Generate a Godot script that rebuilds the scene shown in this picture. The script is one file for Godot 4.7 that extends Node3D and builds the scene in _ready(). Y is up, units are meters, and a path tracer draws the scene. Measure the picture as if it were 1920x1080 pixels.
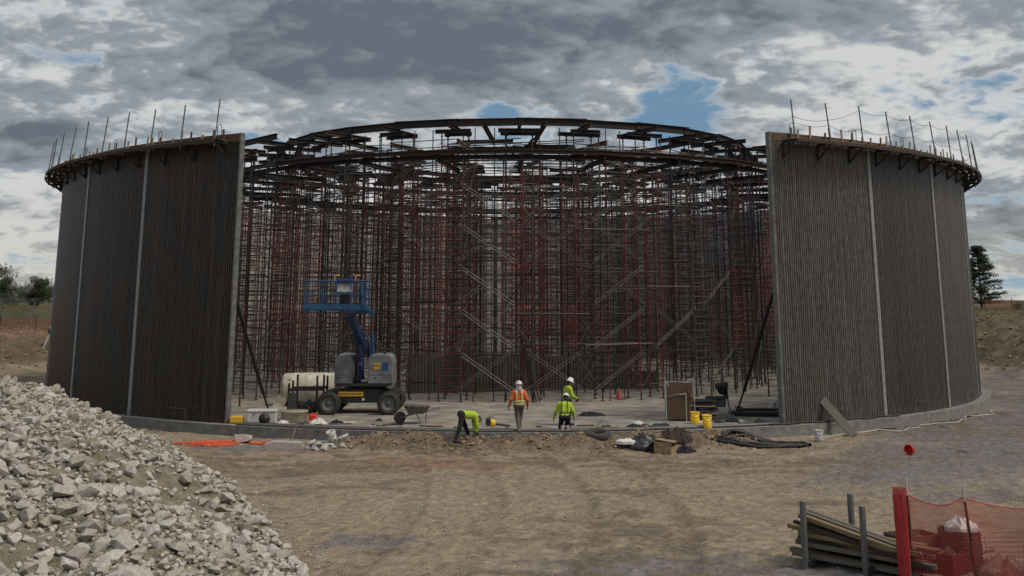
extends Node3D

const L := 69.1        # camera to tank centre
const R := 26.56       # outer radius of the tank wall
const H := 11.66       # wall height above the slab
const SKY := 0.60      # sky brightness before the exposure of 1.7
const GY := -0.42      # yard level below the slab
var rng := RandomNumberGenerator.new()
var M := {}
var taken := {}

# ---------------------------------------------------------------- helpers
func lin(r: float, g: float, b: float) -> Color:
	return Color(r, g, b).linear_to_srgb()

func numbered(n: String) -> String:
	var k: int = taken.get(n, 0)
	taken[n] = k + 1
	return n if k == 0 else "%s_%03d" % [n, k]

func tag(o: Node, label := "", category := "", group := "", kind := "") -> void:
	if label: o.set_meta("label", label)
	if category: o.set_meta("category", category)
	if group: o.set_meta("group", group)
	if kind or category: o.set_meta("kind", kind if kind else "thing")

func thing(called: String, label: String, category: String, at := Vector3.ZERO, turn := 0.0, group := "") -> Node3D:
	var o := Node3D.new()
	o.name = numbered(called)
	add_child(o)
	o.position = at
	o.rotation.y = turn
	tag(o, label, category, group)
	return o

func S(smooth := false) -> SurfaceTool:
	var st := SurfaceTool.new()
	st.begin(Mesh.PRIMITIVE_TRIANGLES)
	st.set_smooth_group(0 if smooth else -1)
	return st

func done(st: SurfaceTool) -> ArrayMesh:
	st.generate_normals()
	return st.commit()

func put(called: String, mesh: Mesh, m: Material, parent: Node = self, at := Vector3.ZERO, basis := Basis.IDENTITY) -> MeshInstance3D:
	var o := MeshInstance3D.new()
	o.mesh = mesh
	o.material_override = m
	o.transform = Transform3D(basis, at)
	if parent == self:
		o.name = numbered(called)
		add_child(o)
	else:
		o.name = called
		parent.add_child(o, true)
	return o

func part(called: String, st: SurfaceTool, m: Material, parent: Node = self) -> MeshInstance3D:
	return put(called, done(st), m, parent)

func solo(called: String, st: SurfaceTool, m: Material, label: String, category: String, group := "") -> MeshInstance3D:
	var o := part(called, st, m)
	tag(o, label, category, group)
	return o

func tri(st: SurfaceTool, a: Vector3, b: Vector3, c: Vector3, out: Vector3) -> void:
	if (a - c).cross(a - b).dot(out) < 0.0:
		st.add_vertex(a); st.add_vertex(c); st.add_vertex(b)
	else:
		st.add_vertex(a); st.add_vertex(b); st.add_vertex(c)

func quad(st: SurfaceTool, a: Vector3, b: Vector3, c: Vector3, d: Vector3, out: Vector3) -> void:
	tri(st, a, b, c, out); tri(st, a, c, d, out)

# box with bevelled edges: basis columns are its axes
func box(st: SurfaceTool, c: Vector3, size: Vector3, b := Basis.IDENTITY, bev := 0.0) -> void:
	var h := size * 0.5
	var bv: float = min(bev, min(h.x, min(h.y, h.z)) * 0.9)
	for ax in 3:
		for s: float in [-1.0, 1.0]:
			var n := Vector3.ZERO; n[ax] = s
			var u := (ax + 1) % 3
			var v := (ax + 2) % 3
			var p := []
			for q in [[-1, -1], [1, -1], [1, 1], [-1, 1]]:
				var w := Vector3.ZERO
				w[ax] = s * h[ax]; w[u] = q[0] * (h[u] - bv); w[v] = q[1] * (h[v] - bv)
				p.append(c + b * w)
			quad(st, p[0], p[1], p[2], p[3], b * n)
	if bv > 0.0:
		for ax in 3:
			var u := (ax + 1) % 3
			var v := (ax + 2) % 3
			for su: float in [-1.0, 1.0]:
				for sv: float in [-1.0, 1.0]:
					var p := []
					for e in [[-1, 0], [1, 0], [1, 1], [-1, 1]]:
						var w := Vector3.ZERO
						w[ax] = e[0] * (h[ax] - bv)
						w[u] = su * (h[u] if e[1] == 0 else h[u] - bv)
						w[v] = sv * (h[v] - bv if e[1] == 0 else h[v])
						p.append(c + b * w)
					var o := Vector3.ZERO; o[u] = su; o[v] = sv
					quad(st, p[0], p[1], p[2], p[3], b * o)
		for sx: float in [-1.0, 1.0]:
			for sy: float in [-1.0, 1.0]:
				for sz: float in [-1.0, 1.0]:
					var o := Vector3(sx, sy, sz)
					var e := o * (h - Vector3(bv, bv, bv))
					tri(st, c + b * (e + Vector3(sx * bv, 0, 0)), c + b * (e + Vector3(0, sy * bv, 0)), c + b * (e + Vector3(0, 0, sz * bv)), b * o)

# sawn board with its grain along the length (u across, v along)
func board(st: SurfaceTool, a: Vector3, b: Vector3, w: float, t: float, off := 0.0, up := Vector3.UP) -> void:
	var d := (b - a).normalized()
	var x := d.cross(up).normalized()
	var y := x.cross(d).normalized()
	var ln := a.distance_to(b)
	var bv := 0.006
	var ring := [[-w / 2 + bv, -t / 2], [w / 2 - bv, -t / 2], [w / 2, -t / 2 + bv], [w / 2, t / 2 - bv], [w / 2 - bv, t / 2], [-w / 2 + bv, t / 2], [-w / 2, t / 2 - bv], [-w / 2, -t / 2 + bv]]
	var u := off
	for i in 8:
		var p: Array = ring[i]
		var q: Array = ring[(i + 1) % 8]
		var P: Vector3 = x * p[0] + y * p[1]
		var Q: Vector3 = x * q[0] + y * q[1]
		var u2 := u + (Q - P).length() * 2.2
		var vs := [[a + P, Vector2(u, off)], [a + Q, Vector2(u2, off)], [b + Q, Vector2(u2, off + ln * 0.35)], [b + P, Vector2(u, off + ln * 0.35)]]
		var order := [0, 1, 2, 0, 2, 3]
		if (vs[0][0] - vs[2][0]).cross(vs[0][0] - vs[1][0]).dot(P + Q) < 0.0: order = [0, 2, 1, 0, 3, 2]
		for k in order:
			st.set_uv(vs[k][1]); st.add_vertex(vs[k][0])
		u = u2
		for e in [[a, -d, off], [b, d, off + 0.5]]:
			st.set_uv(Vector2(e[2] + 0.02 * i, e[2]))
			tri(st, e[0], e[0] + P, e[0] + Q, e[1])

func side_of(d: Vector3) -> Vector3:
	var u := d.cross(Vector3.UP)
	if u.length() < 0.01: u = d.cross(Vector3.RIGHT)
	return u.normalized()

# a board or bar from a to b: w across, t thick
func bar(st: SurfaceTool, a: Vector3, b: Vector3, w: float, t: float, up := Vector3.UP, bev := 0.0) -> void:
	var d := (b - a).normalized()
	var x := d.cross(up)
	if x.length() < 0.01: x = d.cross(Vector3.RIGHT)
	x = x.normalized()
	box(st, (a + b) * 0.5, Vector3(w, t, a.distance_to(b)), Basis(x, d.cross(x), d), bev)

func tube(st: SurfaceTool, a: Vector3, b: Vector3, r: float, n := 6, r2 := -1.0, caps := true) -> void:
	if r2 < 0.0: r2 = r
	var d := (b - a).normalized()
	var u := side_of(d)
	var v := d.cross(u)
	for i in n:
		var p := u * cos(TAU * i / n) + v * sin(TAU * i / n)
		var q := u * cos(TAU * (i + 1) / n) + v * sin(TAU * (i + 1) / n)
		quad(st, a + p * r, a + q * r, b + q * r2, b + p * r2, p + q)
		if caps:
			tri(st, a, a + p * r, a + q * r, -d)
			tri(st, b, b + p * r2, b + q * r2, d)

func wire(st: SurfaceTool, pts: Array, r: float, n := 5) -> void:
	var rings := []
	var u := Vector3.ZERO
	for i in pts.size():
		var d: Vector3 = (pts[min(i + 1, pts.size() - 1)] - pts[max(i - 1, 0)]).normalized()
		if u == Vector3.ZERO: u = side_of(d)
		u = (u - d * u.dot(d)).normalized()
		var v := d.cross(u)
		var ring := []
		for k in n: ring.append(pts[i] + (u * cos(TAU * k / n) + v * sin(TAU * k / n)) * r)
		rings.append(ring)
	for i in pts.size() - 1:
		for k in n:
			var k2 := (k + 1) % n
			var o: Vector3 = (rings[i][k] + rings[i][k2]) * 0.5 - pts[i]
			quad(st, rings[i][k], rings[i][k2], rings[i + 1][k2], rings[i + 1][k], o)

# profile: [radius, height] pairs from bottom to top
func lathe(st: SurfaceTool, prof: Array, c := Vector3.ZERO, b := Basis.IDENTITY, n := 20) -> void:
	for i in prof.size() - 1:
		var p0: Vector2 = prof[i]
		var p1: Vector2 = prof[i + 1]
		if p0.distance_to(p1) < 1e-5: continue
		for k in n:
			var a0 := TAU * k / n
			var a1 := TAU * (k + 1) / n
			var A := Vector3(cos(a0) * p0.x, p0.y, sin(a0) * p0.x)
			var B := Vector3(cos(a1) * p0.x, p0.y, sin(a1) * p0.x)
			var C := Vector3(cos(a1) * p1.x, p1.y, sin(a1) * p1.x)
			var D := Vector3(cos(a0) * p1.x, p1.y, sin(a0) * p1.x)
			var am := (a0 + a1) * 0.5
			var t := p1 - p0
			var o := Vector3(cos(am) * t.y, -t.x, sin(am) * t.y)
			if p0.x > 1e-5: tri(st, c + b * A, c + b * B, c + b * C, b * o)
			if p1.x > 1e-5: tri(st, c + b * A, c + b * C, c + b * D, b * o)

# extruded outline in the x-y plane, z from -d/2 to d/2
func slab(st: SurfaceTool, poly: Array, d: float, c := Vector3.ZERO, b := Basis.IDENTITY) -> void:
	var pk := PackedVector2Array(poly)
	if Geometry2D.is_polygon_clockwise(pk): pk.reverse()
	var ix := Geometry2D.triangulate_polygon(pk)
	for s: float in [-0.5, 0.5]:
		for i in range(0, ix.size(), 3):
			tri(st, c + b * Vector3(pk[ix[i]].x, pk[ix[i]].y, s * d), c + b * Vector3(pk[ix[i + 1]].x, pk[ix[i + 1]].y, s * d), c + b * Vector3(pk[ix[i + 2]].x, pk[ix[i + 2]].y, s * d), b * Vector3(0, 0, s))
	for i in pk.size():
		var p := pk[i]
		var q := pk[(i + 1) % pk.size()]
		var e := q - p
		quad(st, c + b * Vector3(p.x, p.y, -d / 2), c + b * Vector3(q.x, q.y, -d / 2), c + b * Vector3(q.x, q.y, d / 2), c + b * Vector3(p.x, p.y, d / 2), b * Vector3(e.y, -e.x, 0))

func ibeam(st: SurfaceTool, a: Vector3, b: Vector3, depth: float, w: float) -> void:
	var d := (b - a).normalized()
	var up := d.cross(side_of(d)) * -1.0
	if up.y < 0: up = -up
	var f := 0.035
	bar(st, a + up * (depth / 2 - f / 2), b + up * (depth / 2 - f / 2), w, f, up)
	bar(st, a - up * (depth / 2 - f / 2), b - up * (depth / 2 - f / 2), w, f, up)
	bar(st, a, b, 0.025, depth - 2 * f, up)

# convex stone from random points
func stone(seed_: int, n := 15, sq := Vector3(1, 0.8, 0.9)) -> ArrayMesh:
	var r := RandomNumberGenerator.new(); r.seed = seed_
	var pts := []
	for i in n:
		var p := Vector3(r.randfn(), r.randfn(), r.randfn()).normalized()
		var m: float = max(abs(p.x), max(abs(p.y), abs(p.z)))
		pts.append(p.lerp(p / m * 0.82, 0.75) * sq * r.randf_range(0.82, 1.0) * 0.5)
	var st := S()
	for i in n:
		for j in range(i + 1, n):
			for k in range(j + 1, n):
				var nn: Vector3 = (pts[j] - pts[i]).cross(pts[k] - pts[i])
				if nn.length() < 1e-6: continue
				var pos := false
				var neg := false
				for q in n:
					if q == i or q == j or q == k: continue
					if nn.dot(pts[q] - pts[i]) > 0: pos = true
					else: neg = true
					if pos and neg: break
				if pos != neg: tri(st, pts[i], pts[j], pts[k], -nn if pos else nn)
	return done(st)

func noise(seed_: int, freq: float, oct := 4, type := FastNoiseLite.TYPE_SIMPLEX_SMOOTH) -> FastNoiseLite:
	var n := FastNoiseLite.new()
	n.seed = seed_; n.frequency = freq; n.noise_type = type
	n.fractal_octaves = oct
	n.fractal_type = FastNoiseLite.FRACTAL_FBM
	return n

# grey multiplier texture between lo and hi
func tex(seed_: int, freq: float, lo: float, hi: float, size := 512, oct := 4, type := FastNoiseLite.TYPE_SIMPLEX_SMOOTH) -> ImageTexture:
	var img := noise(seed_, freq, oct, type).get_seamless_image(size, size)
	img.convert(Image.FORMAT_RGB8)
	var d := img.get_data()
	var lut := PackedByteArray(); lut.resize(256)
	for i in 256: lut[i] = int(clamp(lerp(lo, hi, smoothstep(0.1, 0.9, i / 255.0)), 0, 1) * 255)
	for i in d.size(): d[i] = lut[d[i]]
	return ImageTexture.create_from_image(Image.create_from_data(size, size, false, Image.FORMAT_RGB8, d))

func ntex(seed_: int, freq: float, strength: float, size := 512, oct := 4, type := FastNoiseLite.TYPE_SIMPLEX_SMOOTH) -> ImageTexture:
	var img := noise(seed_, freq, oct, type).get_seamless_image(size, size)
	img.convert(Image.FORMAT_RGBA8)
	img.bump_map_to_normal_map(strength)
	return ImageTexture.create_from_image(img)

# vertical run-off streaks between two colours (u across, v down), rust where a second noise is high
func streaks(seed_: int, a: Color, b: Color, rust: Color, amount: float, splash := false) -> ImageTexture:
	var n1 := noise(seed_, 0.03, 4)
	var n2 := noise(seed_ + 5, 0.012, 3)
	var n3 := noise(seed_ + 9, 0.05, 4)
	var img := Image.create(512, 512, false, Image.FORMAT_RGB8)
	for x in 512:
		for y in 512:
			var s := n1.get_noise_2d(x * 4.0, y * 0.16) * 0.5 + 0.5
			var g := n3.get_noise_2d(x * 1.0, y * 1.0)
			var c := a.lerp(b, clamp(s + g * 0.5, 0, 1))
			var q := n2.get_noise_2d(x * 3.0 + 400.0, y * 0.35)
			c = c.lerp(rust, clamp((q - 0.05) * 3.0, 0, 1) * amount)
			if splash and y > 470:   # dried grout splashes along the wall foot
				var w := n3.get_noise_2d(x * 5.0, y * 2.5) - 0.62 + (y - 470) * 0.0125
				if w > 0.0: c = c.lerp(Color(0.5, 0.49, 0.47), min(w * 3.0, 0.6))
			img.set_pixel(x, y, c)
	return ImageTexture.create_from_image(img)

func mat(key: String, c: Color, rough := 0.8, t: Texture2D = null, sc := 1.0, metal := 0.0, nt: Texture2D = null, ns := 1.0, world := false) -> StandardMaterial3D:
	var m := StandardMaterial3D.new()
	m.albedo_color = c
	m.roughness = rough
	m.metallic = metal
	if t: m.albedo_texture = t
	if nt:
		m.normal_enabled = true; m.normal_texture = nt; m.normal_scale = ns
	if t or nt:
		m.uv1_triplanar = true
		m.uv1_world_triplanar = world
		m.uv1_scale = Vector3.ONE * sc
	M[key] = m
	return m

# ---------------------------------------------------------------- sky
var sn1 := noise(11, 0.55, 5)
var sn2 := noise(23, 1.5, 5)
var sn3 := noise(37, 0.22, 3)
var sn4 := noise(41, 5.0, 5)
var sn5 := noise(43, 17.0, 3)
# [azimuth, elevation, half width, half height, cloud cover, darkness] of the larger cloud masses and gaps
var cloud_masses := [
	[8.9, 9.3, 2.5, 1.6, -1.3, 0.0], [11.2, 14.3, 1.9, 0.8, -0.5, 0.0], [8.6, 12.2, 1.0, 0.8, -0.35, 0], [-0.9, 9.7, 1.0, 0.5, -0.7, 0.0],
	[24.0, 10.4, 2.0, 0.5, -0.45, 0.0], [-22.5, 11.5, 3.2, 0.55, -0.5, 0.0], [-2.5, 13.0, 9.5, 2.2, 0.5, 0.72],
	[-11.0, 14.4, 7.0, 1.6, 0.5, 0.4], [24.0, 14.0, 7.0, 2.0, 0.4, 0.35], [-23.5, 7.9, 5.0, 0.9, 0.3, 0.4], [-14.0, 9.4, 6.0, 1.1, 0.3, -0.45],
	[21.5, 11.6, 4.5, 1.3, 0.4, 0.05], [5.2, 11.0, 1.6, 1.1, 0.5, -0.5], [14.5, 12.3, 3.2, 1.2, 0.5, -0.40], [16.0, 9.0, 5.0, 1.6, 0.4, 0.12], [-24.5, 10.7, 2.2, 0.5, 0.8, -0.7],
	[-24.5, 5.7, 5.0, 0.6, 0.4, -0.45], [-24.3, 3.2, 5.0, 0.8, 0.4, -0.5], [24.0, 7.0, 5.0, 0.9, 0.4, 0.0], [24.0, 4.6, 5.0, 0.6, -0.65, 0.0],
	[0.0, 6.0, 15.0, 1.0, 0.6, -0.95], [0.5, 7.2, 2.0, 0.5, -0.7, 0.0], [-2.0, 4.4, 16.0, 0.9, 0.6, -0.95], [-13.5, 8.1, 2.0, 0.5, -0.5, 0], [-5.0, 10.6, 2.0, 0.7, 0.2, -0.3]]

# colour of the sky in one direction (degrees); near = the cloud masses at this height
func sky_at(az: float, el: float, near: Array) -> Color:
	var er := deg_to_rad(el)
	var ar := deg_to_rad(az)
	var sy: float = max(sin(er), 0.0)
	var h := Vector2(sin(ar), -cos(ar)) * cos(er)
	var p: Vector2 = h / (sy + 0.10)
	var q: Vector2 = h * (1.9 / (sy + 0.34))
	var a := sn1.get_noise_2dv(p)
	var f := sn2.get_noise_3d(q.x + a * 0.4, q.y, sy * 2.6)
	var w := sn4.get_noise_3d(q.x * 1.05 + f * 0.2, q.y * 1.05, sy * 3.2)
	var v := sn5.get_noise_3d(q.x + w * 0.06, q.y, sy * 3.4)
	var cov := 0.54 + a * 0.62 + f * 0.5 + w * 0.46 + v * 0.16
	var dk := 0.38 + sn3.get_noise_2dv(p) * 0.45 + a * 0.40 + f * 0.62 + w * 0.66 + v * 0.20
	for b in near:
		var dx: float = (az - b[0]) / b[2]
		if abs(dx) < 2.4:
			var g: float = exp(-dx * dx - pow((el - b[1]) / b[3], 2.0))
			cov += b[4] * g; dk += b[5] * g
	var blue := Color(0.265, 0.385, 0.475).lerp(Color(0.15, 0.27, 0.40), smoothstep(0.5, 10.0, el))
	var al := smoothstep(-0.12, 0.40, cov)
	dk = clamp(dk * smoothstep(-0.1, 0.6, cov), 0, 1.5)
	var cl := Color(0.62, 0.63, 0.625).lerp(Color(0.275, 0.31, 0.345), smoothstep(-0.05, 0.5, dk)).lerp(Color(0.128, 0.152, 0.186), smoothstep(0.4, 1.35, dk))
	if el < 6.0: cl = cl.lerp(Color(0.60, 0.575, 0.50) * (0.55 + 0.45 * cl.g / 0.63), smoothstep(6.0, 1.0, el) * 0.5)
	return (blue.lerp(cl, al) * SKY).linear_to_srgb()

func sky_image(W: int, Hh: int, az0: float, az1: float, el0: float, el1: float) -> ImageTexture:
	var data := PackedByteArray(); data.resize(W * Hh * 3)
	var ground := Color(0.12, 0.105, 0.085).linear_to_srgb()
	for y in Hh:
		var el: float = lerp(el0, el1, (y + 0.5) / Hh)
		var near := cloud_masses.filter(func(b): return abs(el - b[1]) < b[3] * 2.4)
		for x in W:
			var c := ground
			if el > -0.4: c = sky_at(wrapf(lerp(az0, az1, (x + 0.5) / W), -180.0, 180.0), el, near)
			var i := (y * W + x) * 3
			data[i] = c.r8; data[i + 1] = c.g8; data[i + 2] = c.b8
	return ImageTexture.create_from_image(Image.create_from_data(W, Hh, false, Image.FORMAT_RGB8, data))

func make_sky() -> PanoramaSkyMaterial:
	var pm := PanoramaSkyMaterial.new()
	pm.panorama = sky_image(1024, 512, 0.0, 360.0, 90.0, -90.0)
	return pm

# the same sky at a finer grain where the yard looks towards it: a shell far beyond everything
func build_sky_shell() -> void:
	var m := StandardMaterial3D.new()
	m.albedo_color = Color.BLACK
	m.metallic_specular = 0.0
	m.roughness = 1.0
	m.emission_enabled = true
	m.emission = Color.WHITE
	m.emission_energy_multiplier = 1.0
	m.emission_operator = BaseMaterial3D.EMISSION_OP_MULTIPLY
	m.emission_texture = sky_image(2048, 640, -36.0, 36.0, 20.0, -0.4)
	var nx := 48
	var ny := 12
	var V := PackedVector3Array(); var N := PackedVector3Array(); var U := PackedVector2Array(); var I := PackedInt32Array()
	for j in ny + 1:
		for i in nx + 1:
			var az := deg_to_rad(lerp(-36.0, 36.0, float(i) / nx))
			var el := deg_to_rad(lerp(20.0, -0.4, float(j) / ny))
			var d := Vector3(sin(az) * cos(el), sin(el), -cos(az) * cos(el))
			V.append(d * 4500.0 + Vector3(0, 4.9, 0)); N.append(-d); U.append(Vector2(float(i) / nx, float(j) / ny))
	for j in ny:
		for i in nx:
			var p := j * (nx + 1) + i
			I.append_array([p, p + 1, p + nx + 2, p, p + nx + 2, p + nx + 1])
	if (V[I[0]] - V[I[2]]).cross(V[I[0]] - V[I[1]]).dot(N[0]) < 0:
		for t in range(0, I.size(), 3):
			var q := I[t + 1]; I[t + 1] = I[t + 2]; I[t + 2] = q
	var arr := []; arr.resize(Mesh.ARRAY_MAX)
	arr[Mesh.ARRAY_VERTEX] = V; arr[Mesh.ARRAY_NORMAL] = N; arr[Mesh.ARRAY_TEX_UV] = U; arr[Mesh.ARRAY_INDEX] = I
	var am := ArrayMesh.new()
	am.add_surface_from_arrays(Mesh.PRIMITIVE_TRIANGLES, arr)
	var o := put("sky", am, m)
	tag(o, "broken grey clouds with small blue gaps", "sky", "", "structure")

# ---------------------------------------------------------------- ground
var nbig := noise(5, 0.06, 4)
var nmid := noise(6, 0.35, 4)
var nfine := noise(7, 1.6, 3)
var ngrit := noise(12, 3.6, 2)

func toe_x(z: float) -> float:   # foot of the stone heap
	if z > -24.45: return -4.53 - (z + 24.45) * -0.3
	if z > -33.08: return lerp(-4.53, -8.05, (-24.45 - z) / 8.63)
	return lerp(-8.05, -12.6, (-33.08 - z) / 8.68)

func heap(x: float, z: float) -> float:
	var d := (toe_x(z) - 0.6 - x) * 0.86
	if d < -1.0: return 0.0
	d += nmid.get_noise_2d(x * 0.8, z * 0.8) * 0.9
	if d <= 0.0: return 0.0
	var top := 3.05 * smoothstep(-47.0, -39.5, z)
	top *= 0.36 + 0.64 * smoothstep(-14.0, -35.0, z)
	return top * (1.0 - exp(-d * d * 0.02 - d * 0.19)) + nmid.get_noise_2d(x * 1.5 + 30.0, z * 1.5) * 0.14 * min(d, 1.0)

func ground_y(x: float, z: float) -> float:
	var r := Vector2(x, z + L).length()
	var y := GY + nbig.get_noise_2d(x, z) * 0.10
	var flat := smoothstep(27.0, 29.0, r)
	y = lerp(GY, y, flat)
	# excavated bank round the back of the site
	var back := smoothstep(-46.0, -62.0, z)
	var bank := smoothstep(34.0, 47.0, r + nbig.get_noise_2d(x * 1.3, z * 1.3) * 2.2) * back
	var rise := 3.95
	if x < 0.0: rise = 2.6 + 1.45 * smoothstep(-97.0, -124.0, z)
	y += bank * (rise + nbig.get_noise_2d(x * 0.6, z * 0.6) * 0.25)
	y += nmid.get_noise_2d(x * 1.2, z * 1.2) * 0.95 * bank * (1.0 - bank) * 2.6 + nfine.get_noise_2d(x * 0.6, z * 0.6) * 0.22 * smoothstep(0.0, 0.2, bank)
	if r > 26.9:
		y += nmid.get_noise_2d(x, z) * 0.055 + (nfine.get_noise_2d(x, z) * 0.042 + ngrit.get_noise_2d(x, z) * (0.034 if z > -48.0 else 0.0)) * smoothstep(26.9, 27.3, r)
		# low ridge of spoil in front of the footing
		var ang := rad_to_deg(atan2(x, z + L))
		var m := exp(-pow((r - 28.1) / 0.8, 2.0)) * smoothstep(-17.0, -9.5, ang) * smoothstep(20.5, 16.0, ang)
		y += m * (0.40 + nmid.get_noise_2d(x * 2.0, z * 2.0) * 0.26 + nfine.get_noise_2d(x * 2.0, z * 2.0) * 0.14)
		# wheel ruts
		for t in [[2.0, -27.0, 30.0], [4.2, -27.0, 30.0], [-2.5, -20.0, 55.0], [-0.4, -20.0, 55.0]]:
			var rr: float = Vector2(x - t[0], z - t[1] + t[2] * 0.0).length()
			var q: float = abs(x - t[0] + (z + 30.0) * (z + 30.0) * 0.012)
			if q < 0.5: y -= (0.06 * exp(-q * q * 30.0) - 0.03 * exp(-(q - 0.32) * (q - 0.32) * 90.0) + 0.018 * sin(z * 24.0) * exp(-q * q * 40.0)) * clamp(0.7 + nbig.get_noise_2d(z, t[0] * 9.0) * 1.5, 0.0, 1.0) * smoothstep(28.5, 30.0, r)
	return y

func soil(x: float, z: float, y: float) -> Color:
	var tan_ := Color(0.420, 0.342, 0.240)
	var grey := Color(0.270, 0.242, 0.240)
	var red := Color(0.385, 0.225, 0.15)
	var pale := Color(0.48, 0.42, 0.33)
	var brown := Color(0.245, 0.19, 0.125)
	var n := nbig.get_noise_2d(x * 1.2 + 50.0, z * 1.8)
	var f := nmid.get_noise_2d(x * 1.7, z * 2.6)
	var c := tan_
	var r := Vector2(x, z + L).length()
	# loose grey gravel along the right of the tank and in the near yard
	var g := smoothstep(0.0, 1.2, (x - 8.5 - (z + 36.0) * -0.55) * 0.6 + f * 0.9) * smoothstep(-31.0, -34.5, z + f * 2.0)
	g = max(g, smoothstep(-0.1, 0.5, 1.0 - Vector2((x - 2.8) / 3.2, (z + 23.0) / 2.4).length() + f * 0.7))
	g = max(g, smoothstep(-0.1, 0.5, 1.0 - Vector2((x - 6.0) / 3.0, (z + 22.5) / 1.8).length() + f * 0.7))
	g = max(g, smoothstep(0.0, 0.5, 1.0 - Vector2((x + 3.1) / 1.5, (z + 25.8) / 0.9).length() + f * 0.9))
	g = max(g, smoothstep(0.0, 0.5, 1.0 - Vector2((x + 8.8) / 3.6, (z + 41.0) / 1.3).length() + f * 0.6))
	g = max(g, smoothstep(0.0, 0.5, 1.0 - Vector2((x - 13.0) / 4.0, (z + 31.0) / 1.2).length() + f * 0.9) * 0.8)
	c = c.lerp(grey, clamp(g, 0, 1))
	var rd := smoothstep(0.0, 0.7, 1.0 - Vector2((x + 3.8) / 6.0, (z + 37.6) / 3.0).length() + f * 0.9 + n * 0.4)
	rd = max(rd, smoothstep(0.1, 0.8, 1.0 - Vector2((x - 0.2) / 3.6, (z + 41.0) / 1.5).length() + f * 0.9))
	c = c.lerp(red, clamp(rd, 0, 1) * 0.9)
	var ang := rad_to_deg(atan2(x, z + L))
	var rg := exp(-pow((r - 28.0) / 1.15, 2.0)) * smoothstep(-18.0, -10.0, ang) * smoothstep(21.5, 16.0, ang)
	c = c.lerp(Color(0.23, 0.17, 0.112).lerp(Color(0.34, 0.25, 0.17), smoothstep(-0.3, 0.4, nfine.get_noise_2d(x * 0.9, z * 0.9))), smoothstep(0.15, 0.55, rg + f * 0.35))
	c = c.lerp(pale, smoothstep(0.25, 0.6, n + f * 0.35) * 0.5)
	c = c.lerp(brown, smoothstep(0.18, 0.5, -n + f * 0.7) * 0.75)
	c = c.lerp(Color(0.20, 0.165, 0.13), smoothstep(0.28, 0.52, nmid.get_noise_2d(x * 0.55 + 70.0, z * 1.1 - 40.0)) * 0.7)
	if heap(x, z) > 0.05: c = Color(0.34, 0.31, 0.235).lerp(Color(0.28, 0.24, 0.165), smoothstep(-0.3, 0.4, f))
	if y > 0.1 and z < -46.0:
		c = Color(0.150, 0.112, 0.068).lerp(Color(0.215, 0.165, 0.105), smoothstep(-0.35, 0.35, f + n * 0.6))
		if x < 0.0:
			c = c.lerp(Color(0.33, 0.18, 0.125), smoothstep(1.6, 2.0, y + f * 0.3) * smoothstep(-98.0, -95.0, z) * 0.85)
			c = c.lerp(Color(0.085, 0.10, 0.045).lerp(Color(0.16, 0.145, 0.07), smoothstep(-0.2, 0.4, f)), smoothstep(-96.0, -99.0, z + f * 2.0))
		else: c = c.lerp(Color(0.085, 0.10, 0.045), smoothstep(3.55, 3.75, y + f * 0.15) * smoothstep(0.0, 0.3, n + 0.25))
	if z > -47.0 and r > 28.5:   # packed tread marks in the wheel ruts
		for t: float in [2.0, 4.2, -2.5, -0.4]:
			var q: float = abs(x - t + (z + 30.0) * (z + 30.0) * 0.012)
			if q < 0.24: c = c * (0.86 + 0.12 * sin(z * 24.0 + q * 12.0))
	c = c * (1.0 + 0.45 * ngrit.get_noise_2d(x + 40.0, z))
	return c * (0.92 + 0.32 * nfine.get_noise_2d(x * 1.5, z * 1.5) + 0.14 * nmid.get_noise_2d(x * 3.0, z * 1.2))

func sheet(called: String, xs: PackedFloat32Array, zs: PackedFloat32Array, hf: Callable, cf: Callable, m: Material) -> MeshInstance3D:
	var nx := xs.size()
	var nz := zs.size()
	var V := PackedVector3Array(); V.resize(nx * nz)
	var N := PackedVector3Array(); N.resize(nx * nz)
	var C := PackedColorArray(); C.resize(nx * nz)
	var U := PackedVector2Array(); U.resize(nx * nz)
	for j in nz:
		for i in nx:
			var y: float = hf.call(xs[i], zs[j])
			V[j * nx + i] = Vector3(xs[i], y, zs[j])
			C[j * nx + i] = cf.call(xs[i], zs[j], y)
			U[j * nx + i] = Vector2(xs[i], zs[j])
	for j in nz:
		for i in nx:
			var a := V[j * nx + min(i + 1, nx - 1)] - V[j * nx + max(i - 1, 0)]
			var b := V[min(j + 1, nz - 1) * nx + i] - V[max(j - 1, 0) * nx + i]
			var n := b.cross(a).normalized()
			N[j * nx + i] = n if n.y > 0 else -n
	var I := PackedInt32Array()
	for j in nz - 1:
		for i in nx - 1:
			var p := j * nx + i
			I.append_array([p, p + nx, p + 1, p + 1, p + nx, p + nx + 1])
	# winding: front faces clockwise seen from above
	if (V[I[0]] - V[I[2]]).cross(V[I[0]] - V[I[1]]).y < 0:
		for t in range(0, I.size(), 3):
			var q := I[t + 1]; I[t + 1] = I[t + 2]; I[t + 2] = q
	var arr := []; arr.resize(Mesh.ARRAY_MAX)
	arr[Mesh.ARRAY_VERTEX] = V; arr[Mesh.ARRAY_NORMAL] = N; arr[Mesh.ARRAY_COLOR] = C; arr[Mesh.ARRAY_TEX_UV] = U; arr[Mesh.ARRAY_INDEX] = I
	var am := ArrayMesh.new()
	am.add_surface_from_arrays(Mesh.PRIMITIVE_TRIANGLES, arr)
	return put(called, am, m)

func steps(segs: Array) -> PackedFloat32Array:   # [from, to, step] runs
	var o := PackedFloat32Array()
	for s in segs:
		var v: float = s[0]
		while (v < s[1] - 1e-4):
			o.append(v); v += s[2]
	o.append(segs[-1][1])
	return o

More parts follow.
